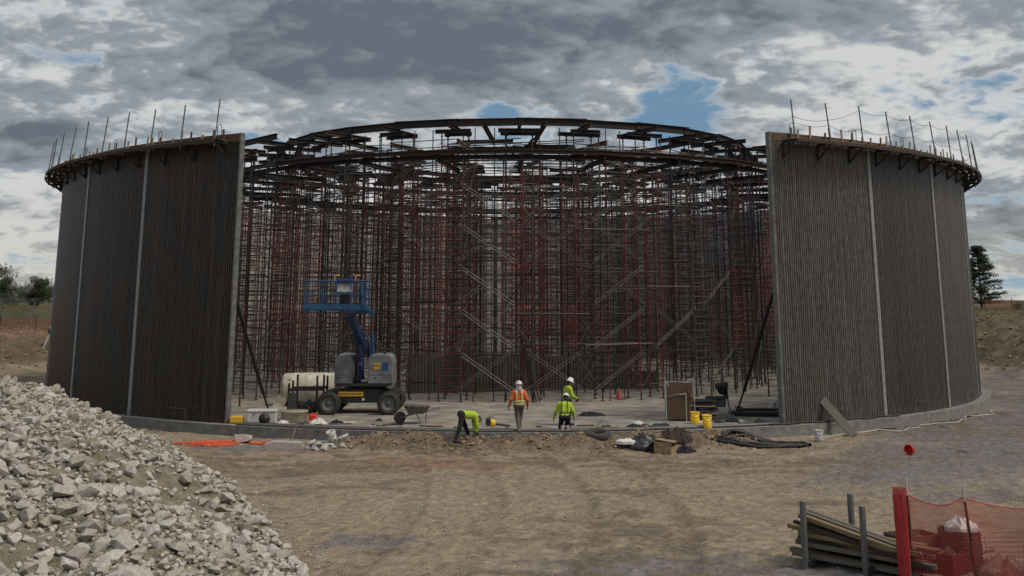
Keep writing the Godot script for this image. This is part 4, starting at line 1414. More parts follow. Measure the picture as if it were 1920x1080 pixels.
func crumple(st: SurfaceTool, c: Vector3, w: float, d: float, h: float, seed_: int, n := 18) -> void:
	# heaped sheet or cloth: closed lump with folds, flat underneath
	var nn := noise(seed_, 1.0, 3)
	var P := []
	for i in n + 1:
		var row := []
		for k in n + 1:
			var u := i * 2.0 / n - 1.0
			var v := k * 2.0 / n - 1.0
			var q := Vector2(u * sqrt(1.0 - v * v / 2.0), v * sqrt(1.0 - u * u / 2.0))
			var f := nn.get_noise_2d(q.x * 1.7, q.y * 1.7)
			var rr := 1.0 + 0.28 * nn.get_noise_2d(atan2(q.y, q.x) * 1.5, 7.0)
			var e: float = max(0.0, 1.0 - q.length())
			var y: float = h * (pow(e, 0.55) * (0.62 + f * 0.65)) + 0.012
			row.append(c + Vector3(q.x * w / 2 * rr, max(y, 0.012), q.y * d / 2 * rr))
		P.append(row)
	for i in n:
		for k in n:
			quad(st, P[i][k], P[i + 1][k], P[i + 1][k + 1], P[i][k + 1], Vector3.UP)
	for i in n:
		for e in [[P[i][0], P[i + 1][0]], [P[i][n], P[i + 1][n]], [P[0][i], P[0][i + 1]], [P[n][i], P[n][i + 1]]]:
			quad(st, e[0], e[1], Vector3(e[1].x, c.y - 0.08, e[1].z), Vector3(e[0].x, c.y - 0.08, e[0].z), (e[0] + e[1]) / 2 - c)

func gy(x: float, z: float) -> float: return ground_y(x, z)

func build_slab_things() -> void:
	var st := S()
	# raking props against the wall
	for p in [[Vector3(-11.62, 5.2, -45.75), Vector3(-10.84, 0.0, -49.96), "dark raking prop bracing the wall edge behind the white cooler"], [Vector3(10.80, 5.3, -45.55), Vector3(10.23, 0.0, -51.15), "dark raking prop bracing the wall edge behind the black saw"]]:
		var t := thing("raking_prop", p[2], "prop")
		st = S(); tube(st, p[1] + Vector3(0, 0.05, 0), p[1].lerp(p[0], 0.18), 0.045, 8); part("screw_end", st, M.dark_steel, t)
		st = S(); tube(st, p[1].lerp(p[0], 0.15), p[1].lerp(p[0], 0.94), 0.075, 10); part("tube", st, M.dark_steel, t)
		st = S(); tube(st, p[1].lerp(p[0], 0.92), p[0], 0.045, 8); part("screw_end", st, M.dark_steel, t)
		st = S(); box(st, p[1] + Vector3(0, 0.025, 0), Vector3(0.3, 0.05, 0.3)); part("base_plate", st, M.dark_steel, t)
	# white poly tank lying behind the lift
	var tk := thing("plastic_tank", "cream plastic tank lying on its side behind the dark cage cart", "tank", Vector3(-9.15, 0.0, -52.6), 0.10)
	st = S(true)
	var lb := Basis(Vector3.BACK, -PI / 2)
	lathe(st, [Vector2(0, -1.65), Vector2(0.62, -1.62), Vector2(0.70, -1.50), Vector2(0.72, -0.9), Vector2(0.70, -0.86), Vector2(0.72, -0.8), Vector2(0.72, 0.4), Vector2(0.70, 0.45), Vector2(0.72, 0.5), Vector2(0.71, 1.3), Vector2(0.60, 1.48), Vector2(0, 1.56)], Vector3(0, 0.74, 0), lb, 32)
	part("shell", st, M.cream, tk)
	st = S(); slab(st, [Vector2(-2.0, 0), Vector2(-1.45, 0), Vector2(-1.15, 1.3), Vector2(-1.35, 1.2)], 1.2, Vector3(0, 0, 0.0)); part("end_skirt", st, M.cream, tk)
	for x: float in [-0.8, 0.8]:
		st = S(); box(st, Vector3(x, 0.06, 0), Vector3(0.2, 0.12, 1.2)); part("chock", st, M.wood_dark, tk)
	# cage cart
	var cc := thing("cage_cart", "dark steel cage cart with grey side panel in front of the cream tank", "cart", Vector3(-9.05, 0, -49.4))
	for p in [[-0.72, 0.45, 1.25], [-0.34, 0.5, 1.62], [0.52, 0.5, 1.55], [0.80, 0.45, 1.6], [-0.72, -0.45, 1.3], [0.80, -0.45, 1.5]]:
		st = S(); bar(st, Vector3(p[0], 0, p[1]), Vector3(p[0], p[2], p[1]), 0.08, 0.08, Vector3.BACK); part("post", st, M.dark_steel, cc)
	for z: float in [-0.45, 0.55]:
		st = S(); bar(st, Vector3(-0.75, 0.98, z), Vector3(0.84, 1.0, z), 0.06, 0.12); part("rail", st, M.dark_steel, cc)
	st = S(); box(st, Vector3(-0.53, 0.44, 0.56), Vector3(0.36, 0.82, 0.05), Basis.IDENTITY, 0.01); part("side_panel", st, M.panel_dark, cc)
	st = S(); box(st, Vector3(0.04, 0.12, 0), Vector3(1.6, 0.08, 1.0)); part("deck", st, M.dark_steel, cc)
	st = S(); crumple(st, Vector3(0.1, 0.16, 0.05), 1.2, 0.8, 0.45, 61); part("cable_heap", st, M.black, cc)
	# low beige tub, red can, crumpled bag, white board
	st = S(true); lathe(st, [Vector2(0, 0), Vector2(0.50, 0), Vector2(0.52, 0.03), Vector2(0.52, 0.36), Vector2(0.55, 0.38), Vector2(0.55, 0.42), Vector2(0.50, 0.43), Vector2(0, 0.41)], Vector3(-8.85, 0, -45.7), Basis.IDENTITY, 28)
	solo("low_tub", st, M.beige, "low round beige tub with a flat lid near the footing", "tub")
	var gc := thing("fuel_can", "small red fuel can beside the low beige tub", "fuel can", Vector3(-8.05, 0, -45.4))
	st = S(); box(st, Vector3(0, 0.15, 0), Vector3(0.30, 0.30, 0.2), Basis.IDENTITY, 0.04); part("can_body", st, M.can_red, gc)
	st = S(); wire(st, [Vector3(-0.08, 0.29, 0), Vector3(-0.07, 0.36, 0), Vector3(0.05, 0.36, 0), Vector3(0.06, 0.29, 0)], 0.015); part("handle", st, M.can_red, gc)
	st = S(); tube(st, Vector3(0.1, 0.28, 0), Vector3(0.2, 0.4, 0), 0.02); part("spout", st, M.lift_yellow, gc)
	st = S(); crumple(st, Vector3(-7.75, 0, -45.0), 0.75, 0.5, 0.26, 71, 14)
	solo("plastic_bag", st, M.white_film, "crumpled whitish plastic bag in front of the red fuel can", "bag")
	st = S(); box(st, Vector3(-6.75, 0.03, -44.95), Vector3(0.95, 0.05, 0.22), Basis(Vector3.UP, 0.06), 0.01)
	solo("white_board", st, M.white, "narrow white board lying flat on the slab below the lift", "board")
	st = S(); crumple(st, Vector3(-5.45, 0, -45.9), 0.28, 0.2, 0.14, 72, 10)
	solo("rag", st, M.black, "small black rag on the slab in front of the lift", "rag")
	# wheelbarrow
	var wb := thing("wheelbarrow", "rusty grey wheelbarrow standing behind the footing", "wheelbarrow", Vector3(-3.95, 0, -44.9), 0.1)
	st = S()
	var T := [Vector3(-0.42, 0.72, -0.34), Vector3(0.62, 0.66, -0.36), Vector3(0.62, 0.66, 0.36), Vector3(-0.42, 0.72, 0.34)]
	var B := [Vector3(-0.22, 0.40, -0.22), Vector3(0.36, 0.38, -0.24), Vector3(0.36, 0.38, 0.24), Vector3(-0.22, 0.40, 0.22)]
	for k in 4:
		var n := (k + 1) % 4
		var o: Vector3 = (T[k] + T[n]) / 2 - Vector3(0.1, 0.7, 0)
		quad(st, T[k], T[n], B[n], B[k], o); quad(st, T[k] * 0.97 + Vector3(0, 0.02, 0), T[n] * 0.97 + Vector3(0, 0.02, 0), B[n] + Vector3(0, 0.02, 0), B[k] + Vector3(0, 0.02, 0), -o)
		tube(st, T[k], T[n], 0.014, 6)
	quad(st, B[0], B[1], B[2], B[3], Vector3.DOWN)
	part("tray", st, M.rust_grey, wb)
	for s: float in [-1.0, 1.0]:
		st = S(); tube(st, Vector3(-0.55, 0.23, s * 0.06), Vector3(0.0, 0.38, s * 0.22), 0.022, 6); tube(st, Vector3(0.0, 0.38, s * 0.22), Vector3(1.05, 0.60, s * 0.30), 0.022, 6); part("handle", st, M.wood_grey, wb)
		st = S(); wire(st, [Vector3(0.1, 0.38, s * 0.23), Vector3(0.30, 0.0, s * 0.26), Vector3(0.48, 0.0, s * 0.26), Vector3(0.5, 0.46, s * 0.25)], 0.016); part("leg", st, M.rust_grey, wb)
	st = S(true); lathe(st, [Vector2(0.12, -0.04), Vector2(0.20, -0.05), Vector2(0.24, 0), Vector2(0.20, 0.05), Vector2(0.12, 0.04), Vector2(0.03, 0.02), Vector2(0.0, 0.02)], Vector3(-0.55, 0.24, 0), Basis(Vector3.RIGHT, PI / 2), 20)
	lathe(st, [Vector2(0.12, -0.04), Vector2(0.0, -0.02)], Vector3(-0.55, 0.24, 0), Basis(Vector3.RIGHT, PI / 2), 20)
	part("wheel", st, M.tyre, wb)
	# cooler, yellow case, hose drum
	var co := thing("cooler", "large white cooler chest beside the wall edge", "cooler", Vector3(-10.05, 0, -45.3), 0.04)
	st = S(); box(st, Vector3(0, 0.2, 0), Vector3(1.15, 0.4, 0.5), Basis.IDENTITY, 0.03); part("chest", st, M.white, co)
	st = S(); box(st, Vector3(0, 0.46, 0), Vector3(1.19, 0.11, 0.54), Basis.IDENTITY, 0.03); part("lid", st, M.white, co)
	for x: float in [-0.28, 0.28]:
		st = S(); box(st, Vector3(x, 0.38, 0.27), Vector3(0.07, 0.10, 0.03)); part("latch", st, M.panel_grey, co)
	st = S(); box(st, Vector3(-11.05, 0.13, -45.2), Vector3(0.52, 0.26, 0.36), Basis(Vector3.UP, 0.1), 0.03)
	solo("tool_case", st, M.lift_yellow, "small yellow tool case between the wall edge and the white cooler", "case")
	st = S(true); lathe(st, [Vector2(0, -0.14), Vector2(0.20, -0.14), Vector2(0.20, -0.11), Vector2(0.12, -0.1), Vector2(0.12, 0.1), Vector2(0.20, 0.11), Vector2(0.20, 0.14), Vector2(0, 0.14)], Vector3(-9.85, 0.2, -44.75), Basis(Vector3.RIGHT, PI / 2 - 0.2), 20)
	solo("hose_drum", st, M.black, "small black hose drum in front of the white cooler", "drum")
	# formwork cart
	var fc := thing("formwork_rack", "brown plywood sheets upright in a thin white pipe rack", "rack", Vector3(6.80, 0, -45.9), -0.08)
	for k in 3:
		st = S(); box(st, Vector3(-0.05 + 0.04 * k, 0.78 - 0.03 * k, 0.1 - k * 0.12), Vector3(1.0 - 0.06 * k, 1.42, 0.03)); part("plywood", st, [M.wood_brown, M.wood_dark, M.rust_wood][k], fc)
	st = S(); bar(st, Vector3(-0.5, 0.95, 0.14), Vector3(0.0, 1.08, 0.14), 0.02, 0.09, Vector3.UP); part("batten", st, M.wood_grey, fc)
	st = S(); bar(st, Vector3(0.05, 1.06, 0.14), Vector3(0.5, 0.9, 0.14), 0.02, 0.09, Vector3.UP); part("batten", st, M.wood_brown, fc)
	for p in [[-0.58, 0.24, 1.58], [0.56, 0.24, 1.66], [0.22, 0.3, 1.1], [-0.58, -0.35, 1.55], [0.56, -0.35, 1.6]]:
		st = S(); tube(st, Vector3(p[0], 0, p[1]), Vector3(p[0], p[2], p[1]), 0.02, 6); tube(st, Vector3(p[0], p[2], p[1]), Vector3(p[0] + (0.12 if p[0] < 0 else -0.25), p[2] - (0.2 if p[0] < 0 else 0.06), p[1]), 0.02, 6); part("rack_post", st, M.pipe_white, fc)
	for y: float in [0.1, 1.5]:
		st = S(); tube(st, Vector3(-0.58, y, -0.35), Vector3(0.56, y, -0.35), 0.02, 6); part("rack_rail", st, M.pipe_white, fc)
	# saw on a stand
	var sw := thing("bench_saw", "black bench saw on splayed steel legs beside the yellow buckets", "saw", Vector3(8.55, 0, -47.2), -0.2)
	st = S(); box(st, Vector3(0, 0.80, 0), Vector3(0.95, 0.07, 0.7), Basis.IDENTITY, 0.01); part("table", st, M.black, sw)
	st = S(); box(st, Vector3(0.05, 0.60, 0), Vector3(0.6, 0.34, 0.5), Basis.IDENTITY, 0.03); part("motor_case", st, M.panel_dark, sw)
	st = S(true); lathe(st, [Vector2(0, -0.04), Vector2(0.2, -0.03), Vector2(0.2, 0.03), Vector2(0, 0.04)], Vector3(0.22, 1.12, 0), Basis(Vector3.RIGHT, PI / 2), 20); part("blade_guard", st, M.black, sw)
	st = S(); box(st, Vector3(0.2, 1.28, 0), Vector3(0.55, 0.26, 0.3), Basis(Vector3.BACK, 0.15), 0.06); box(st, Vector3(0.35, 0.98, -0.2), Vector3(0.2, 0.4, 0.15), Basis.IDENTITY, 0.03); part("saw_head", st, M.black, sw)
	for p in [[-0.42, 0.30], [0.42, 0.30], [-0.42, -0.30], [0.42, -0.30]]:
		st = S(); bar(st, Vector3(p[0], 0.78, p[1]), Vector3(p[0] * 1.35, 0.0, p[1] * 1.3), 0.06, 0.06, Vector3.BACK); part("leg", st, M.galv_post, sw)
	# stacked form boards beside it
	var r := RandomNumberGenerator.new(); r.seed = 31
	var sk := thing("form_board_stack", "stack of dark form boards between the plywood rack and the saw", "board stack", Vector3(7.78, 0, -46.3), 0.1)
	for k in 8:
		st = S(); box(st, Vector3(r.randf_range(-0.08, 0.08), 0.10 + k * 0.095, r.randf_range(-0.08, 0.08)), Vector3(r.randf_range(0.75, 1.0), 0.06, 0.9), Basis(Vector3.UP, r.randf_range(-0.2, 0.2)), 0.006)
		part("board", st, [M.black, M.wood_dark, M.panel_dark, M.wood_pale][r.randi() % 4 if k > 1 else 1], sk)
	sk = thing("timber_pile", "dark timbers in a low pile beside the right wall edge", "timber pile", Vector3(10.3, 0, -47.9), -0.1)
	for k in 12:
		st = S(); box(st, Vector3(r.randf_range(-0.25, 0.25), 0.05 + 0.085 * (k / 5), -0.5 + 0.22 * (k % 5)), Vector3(r.randf_range(1.4, 2.1), 0.08, 0.14), Basis(Vector3.UP, r.randf_range(-0.12, 0.12)), 0.006)
		part("timber", st, [M.black, M.wood_dark, M.wood_brown][r.randi() % 3], sk)
	pail("bucket", "yellow lidded bucket standing alone on the footing edge", Vector3(7.46, -0.015, -43.55), 0.19, 0.48, M.bucket_yellow, M.bucket_yellow)
	pail("bucket", "yellow open bucket behind the lidded one, next to the form boards", Vector3(7.22, 0, -44.9), 0.19, 0.45, M.bucket_yellow, M.lift_yellow)
	pail("bucket", "white pail standing by the timber pile inside the tank", Vector3(11.35, 0, -49.4), 0.17, 0.42, M.white, M.white)
	# cone, blower, dark cloth
	var cn := thing("traffic_cone", "small faded red cone on the slab among the scaffold legs", "cone", Vector3(5.2, 0, -55.4))
	st = S(true); lathe(st, [Vector2(0.15, 0.03), Vector2(0.13, 0.06), Vector2(0.03, 0.55), Vector2(0, 0.56)], Vector3.ZERO, Basis.IDENTITY, 16); part("cone_body", st, M.cone_red, cn)
	st = S(); box(st, Vector3(0, 0.02, 0), Vector3(0.4, 0.04, 0.4), Basis.IDENTITY, 0.01); part("cone_foot", st, M.cone_red, cn)
	var bl := thing("leaf_blower", "yellow and black leaf blower lying on the slab", "blower", Vector3(-0.86, 0, -43.9))
	bl.scale = Vector3.ONE * 0.78
	st = S(true); lathe(st, [Vector2(0, -0.1), Vector2(0.17, -0.09), Vector2(0.19, 0), Vector2(0.17, 0.09), Vector2(0, 0.1)], Vector3(0.05, 0.18, 0), Basis(Vector3.RIGHT, PI / 2), 18); part("fan_case", st, M.bucket_yellow, bl)
	st = S(); box(st, Vector3(-0.13, 0.22, 0), Vector3(0.26, 0.34, 0.24), Basis.IDENTITY, 0.04); part("engine", st, M.black, bl)
	st = S(); wire(st, [Vector3(-0.2, 0.36, 0), Vector3(-0.12, 0.46, 0), Vector3(0.1, 0.46, 0), Vector3(0.16, 0.34, 0)], 0.022); part("handle", st, M.black, bl)
	st = S(); tube(st, Vector3(0.15, 0.12, 0), Vector3(0.95, 0.05, 0.05), 0.055, 10, 0.04); part("nozzle", st, M.black, bl)
	st = S(); crumple(st, Vector3(3.35, 0, -47.9), 1.15, 0.6, 0.22, 81); solo("dark_cloth", st, M.navy, "dark cloth dropped on the slab behind the kneeling worker", "cloth")
	# leaning loose tubes at the middle tower
	for k in 3:
		st = S(); tube(st, Vector3(0.95 + 0.16 * k, 0.03, -53.9 + 0.1 * k), Vector3(0.30 + 0.12 * k, 3.3 - 0.4 * k, -54.2), 0.03, 6)
		solo("loose_tube", st, M.shore_dark, "dark loose tube leaning on the front shoring tower", "tube", "loose tubes leaning on the front tower")
	# pipes, hoses and straps along the footing
	var runs := [[26.30, -24.5, 23.0, 0.035, "galv_dull"], [26.42, -22.0, 24.5, 0.03, "dark_steel"], [26.56, -23.8, 24.0, 0.045, "galv_post"], [26.70, -16.0, 23.5, 0.028, "black"], [26.82, -24.0, 12.0, 0.04, "galv_dull"]]
	var words := ["dull grey pipe laid along the inner side of the footing top", "thin dark steel bar laid along the footing top", "thick grey conduit laid along the middle of the footing top", "black hose laid along the footing top", "grey pipe along the outer edge of the footing top"]
	for k in runs.size():
		var q: Array = runs[k]
		var pts := []
		var d: float = q[1]
		while d < q[2]:
			pts.append(pol(q[0] + 0.04 * sin(d * 0.9 + k), d, -0.012 + q[3])); d += 1.0
		st = S(true); wire(st, pts, q[3], 6)
		solo("footing_pipe", st, M[q[4]], words[k], "pipe")

func coil(st: SurfaceTool, c: Vector3, rx: float, rz: float, turns: int, r: float, seed_: int) -> void:
	var q := RandomNumberGenerator.new(); q.seed = seed_
	var pts := []
	var n := turns * 28
	for i in n + 1:
		var a := TAU * i / 28.0
		var w := 1.0 + 0.16 * sin(a * 0.37 + seed_) + 0.10 * sin(a * 0.91)
		var x := c.x + cos(a) * rx * w + 0.1 * sin(a * 0.23)
		var z := c.z + sin(a) * rz * w
		pts.append(Vector3(x, ground_y(x, z) + r * 0.9 + r * 1.4 * (0.5 + 0.5 * sin(a * 0.5 + seed_)), z))
	wire(st, pts, r, 6)

# ---------------------------------------------------------------- things lying in the yard
func build_yard_things() -> void:
	var r := RandomNumberGenerator.new(); r.seed = 55
	var st := S(true); coil(st, Vector3(9.2, 0, -41.6), 1.45, 0.50, 5, 0.055, 3)
	solo("black_hose", st, M.black, "thick black hose coiled flat on the gravel beside the footing", "hose")
	st = S(true)
	for k in 4: coil(st, Vector3(-11.4 + k * 0.2, 0, -42.0 - 0.12 * k), 0.98 - 0.12 * k, 0.52 - 0.09 * k, 4, 0.014, 20 + k * 3)
	solo("orange_rope", st, M.rope_orange, "large tangle of orange rope at the foot of the footing", "rope")
	st = S(true); coil(st, Vector3(-9.15, 0, -42.35), 0.55, 0.25, 6, 0.016, 33)
	solo("orange_rope", st, M.rope_orange, "small tangle of orange rope between the concrete lump and the pale slab", "rope")
	# concrete lump, slab, pipe ends
	var o := put("concrete_lump", stone(900, 14, Vector3(1.0, 0.5, 0.7)), M.rock_a, self)
	o.transform = Transform3D(Basis.IDENTITY.scaled(Vector3(0.95, 0.9, 0.7)), Vector3(-10.15, gy(-10.15, -42.5) + 0.14, -42.5))
	tag(o, "pale wedge of broken concrete next to the orange rope", "concrete lump")
	st = S(); slab(st, [Vector2(-0.72, 0), Vector2(0.70, 0.02), Vector2(0.62, 0.20), Vector2(-0.4, 0.26), Vector2(-0.68, 0.16)], 0.5, Vector3(-8.3, gy(-8.3, -41.2) - 0.02, -41.2), Basis(Vector3.UP, 0.15))
	solo("stone_slab", st, M.rock_b, "long pale stone slab lying flat below the footing", "slab")
	st = S(); bar(st, Vector3(-8.25, gy(-8.2, -42.0), -42.0), Vector3(-8.0, 0.55, -42.35), 0.06, 0.04, Vector3.BACK)
	solo("stake", st, M.wood_grey, "thin wooden stake leaning on the footing behind the stone slab", "stake")
	for k in 7:
		st = S(true)
		var a := Vector3(-7.6 + k * 0.16 + r.randf_range(-0.1, 0.1), 0, -41.4 + r.randf_range(-0.25, 0.25))
		var b := a + Vector3(r.randf_range(0.3, 0.6), 0, r.randf_range(-0.3, 0.3))
		a.y = gy(a.x, a.z) + r.randf_range(0.04, 0.12); b.y = gy(b.x, b.z) + r.randf_range(0.05, 0.25)
		lathe(st, [Vector2(0.055, 0), Vector2(0.055, a.distance_to(b)), Vector2(0.042, a.distance_to(b)), Vector2(0.042, 0), Vector2(0.055, 0)], a, Basis(Quaternion(Vector3.UP, (b - a).normalized())), 10)
		solo("pipe_offcut", st, M.pvc, "short white pipe offcut in the scrap beside the tipped bucket", "pipe", "white pipe offcuts")
	pail("bucket", "dirty white bucket tipped over among white pipe offcuts", Vector3(-6.55, gy(-6.5, -41.4) + 0.06, -41.35), 0.17, 0.4, M.pvc, null, "", Basis.from_euler(Vector3(0.2, 0.3, 0.35)))
	for k in 5:
		var x := -7.4 + k * 0.33
		var z := -40.75 + 0.12 * (k % 2)
		o = put("rubble_stone", stone(910 + k, 13), M.rock_a if k % 2 else M.rock_b, self)
		o.transform = Transform3D(rnd_basis(r, 0.26 + 0.12 * (k % 3)), Vector3(x, gy(x, z) + 0.06, z))
		tag(o, "small pale stone in front of the white pipe offcuts", "stone", "stones below the pipe offcuts")
	# tyre half sunk, sheeting, box, sacks
	st = S(true); lathe(st, [Vector2(0.30, -0.13), Vector2(0.42, -0.15), Vector2(0.49, -0.09), Vector2(0.50, 0.06), Vector2(0.42, 0.14), Vector2(0.30, 0.12), Vector2(0.27, 0.0), Vector2(0.30, -0.13)], Vector3(3.05, gy(3.05, -41.2) + 0.13, -41.2), Basis(Vector3.RIGHT, 0.12), 28)
	solo("old_tyre", st, M.tyre, "old black tyre lying flat against the spoil ridge", "tyre")
	st = S(); crumple(st, Vector3(4.75, gy(4.75, -40.7) - 0.02, -40.75), 1.7, 1.2, 0.50, 83)
	solo("black_sheeting", st, M.black_film, "heap of black plastic sheeting left of the cardboard box", "sheeting")
	st = S(); crumple(st, Vector3(5.9, gy(5.9, -41.2) - 0.02, -41.3), 1.3, 0.9, 0.62, 85)
	solo("brown_sacks", st, M.wood_dark, "slumped brown sacks behind the cardboard box", "sacks")
	st = S(); crumple(st, Vector3(6.1, gy(6.1, -40.3) - 0.02, -40.2), 0.8, 0.6, 0.34, 87)
	solo("dark_tarp", st, M.navy, "dark crumpled tarpaulin right of the cardboard box", "tarpaulin")
	st = S(); crumple(st, Vector3(4.05, gy(4.05, -40.9) - 0.02, -40.5), 0.7, 0.4, 0.12, 88, 12)
	solo("paper_scrap", st, M.white_film, "pale flat paper scrap beside the black sheeting", "paper")
	var bx := thing("cardboard_box", "open cardboard box with torn flaps in front of the black sheeting", "box", Vector3(5.35, gy(5.35, -40.0) - 0.02, -40.0), -0.5)
	bx.scale = Vector3.ONE * 0.8
	for p in [[Vector3(0, 0.25, 0.32), Vector3(0.8, 0.5, 0.02)], [Vector3(0, 0.25, -0.32), Vector3(0.8, 0.5, 0.02)], [Vector3(-0.4, 0.25, 0), Vector3(0.02, 0.5, 0.62)], [Vector3(0.4, 0.16, 0), Vector3(0.02, 0.32, 0.62)], [Vector3(0, 0.02, 0), Vector3(0.78, 0.02, 0.62)]]:
		st = S(); box(st, p[0], p[1]); part("side", st, M.card, bx)
	st = S(); box(st, Vector3(0.05, 0.54, -0.05), Vector3(0.85, 0.02, 0.5), Basis(Vector3.BACK, -0.1)); part("flap", st, M.card, bx)
	st = S(); box(st, Vector3(-0.55, 0.44, 0.05), Vector3(0.34, 0.02, 0.55), Basis(Vector3.BACK, 0.5)); part("flap", st, M.card, bx)
	st = S(); crumple(st, Vector3(0, 0.05, 0), 0.6, 0.5, 0.35, 90, 10); part("contents", st, M.black, bx)
	pail("bucket", "white pail standing on the gravel below the footing", Vector3(11.6, gy(11.6, -43.0), -43.0), 0.16, 0.40, M.pvc, M.pvc)
	pail("bucket", "small red bucket lying on its side in the open yard", Vector3(13.75, gy(13.7, -39.3) + 0.15, -39.3), 0.16, 0.32, M.can_red, null, "", Basis.from_euler(Vector3(0.5, 0.9, 1.45)))
	st = S(); board(st, Vector3(13.35, gy(13.35, -44.55) + 0.02, -44.4), Vector3(12.55, 0.86, -45.75), 0.36, 0.05, 0.3, Vector3(0, 0.4, 1))
	solo("leaning_plank", st, M.timber_grey, "weathered wide plank leaning from the yard against the corrugated wall", "plank")
	st = S(); crumple(st, Vector3(15.8, gy(15.8, -40.0) - 0.01, -40.0), 0.55, 0.3, 0.10, 93, 10)
	solo("dark_scrap", st, M.black, "flat dark scrap on the gravel right of the red bucket", "scrap")
	# rope and timber along the footing on the right
	var pts := []
	for k in 40:
		var d := 24.5 + k * 0.85
		var p := pol(27.5 + 0.22 * sin(k * 0.6) + 0.1 * sin(k * 1.7), d)
		pts.append(Vector3(p.x, gy(p.x, p.z) + 0.03, p.z))
	st = S(true); wire(st, pts, 0.024, 6)
	solo("pale_hose", st, M.pvc, "pale hose snaking along the foot of the footing", "hose")
	pts = []
	for k in 26:
		var d := 22.0 + k * 0.62
		var p := pol(26.78 + 0.10 * sin(k * 0.8), d)
		pts.append(Vector3(p.x, 0.035 + 0.02 * sin(k * 1.3), p.z))
	st = S(true); wire(st, pts, 0.045, 6)
	solo("black_hose", st, M.black, "black hose lying on the footing below the right corrugated wall", "hose")
	for k in 5:
		var d := 33.0 + k * 4.0
		st = S(); var p := pol(27.3, d); var q := pol(27.35, d + 2.2)
		bar(st, Vector3(p.x, gy(p.x, p.z) + 0.03, p.z), Vector3(q.x, gy(q.x, q.z) + 0.05, q.z), 0.09, 0.045)
		solo("scrap_lath", st, M.wood_grey if k % 2 else M.wood_dark, "thin scrap lath on the ground along the footing", "lath", "scrap laths along the footing")
	# offcuts and small litter along the slab edge
	for k in 34:
		st = S()
		var d := r.randf_range(-23.0, 23.0)
		var p := pol(r.randf_range(25.0, 26.05), d, 0.025)
		var e := Vector3(r.randf_range(-0.5, 0.5), 0, r.randf_range(-0.12, 0.12)) * (1.0 if k % 2 else 0.45)
		board(st, p - e, p + e + Vector3(0.05, 0, 0), r.randf_range(0.05, 0.12), 0.045, k * 0.17)
		solo("offcut", st, [M.timber_grey, M.timber_dark, M.timber_brown][k % 3], ["grey timber offcut lying near the slab edge", "dark timber offcut lying near the slab edge", "brown timber offcut lying near the slab edge"][k % 3], "offcut", ["grey offcuts", "dark offcuts", "brown offcuts"][k % 3])
	for k in 12:
		st = S()
		var p := pol(r.randf_range(24.6, 26.0), [-21.0, -19.0, 10.5, 11.5, 12.5, 13.2, 17.5, 19.0, 20.5, 21.5, 22.3, -16.0][k], 0.0)
		crumple(st, p, r.randf_range(0.25, 0.6), r.randf_range(0.2, 0.4), r.randf_range(0.08, 0.22), 200 + k, 10)
		solo("litter", st, [M.white_film, M.black, M.navy][k % 3], ["crumpled whitish wrapper on the slab near its edge", "crumpled black rag on the slab near its edge", "crumpled dark blue rag on the slab near its edge"][k % 3], "litter", ["white litter", "black litter", "blue litter"][k % 3])
	# bent bar handles on the wall foot
	for d: float in [-31.2, 29.6, 42.0, 55.0]:
		st = S(true)
		var c := pol(R + 0.10, d, 0.0)
		var tg := (pol(R, d + 1) - pol(R, d)).normalized()
		wire(st, [c - tg * 0.62 + Vector3(0, 0.0, 0), c - tg * 0.45 + Vector3(0, 0.46, 0), c + tg * 0.45 + Vector3(0, 0.46, 0), c + tg * 0.62], 0.014, 5)
		solo("bent_bar", st, M.galv_dull, "bent reinforcing bar rising from the footing in front of the corrugated wall", "bar", "bent bars at the wall foot")
	st = S(true)
	var bc := pol(26.5, 8.6, 0.0)
	wire(st, [bc + Vector3(-0.9, -0.01, 0.2), bc + Vector3(-0.5, 0.5, 0), bc + Vector3(0.7, 0.55, 0), bc + Vector3(0.75, 0.42, 0), bc + Vector3(0.5, -0.01, 0.1)], 0.013, 5)
	solo("bent_bar", st, M.galv_dull, "bent reinforcing bar rising from the open footing beside the kneeling worker", "bar")

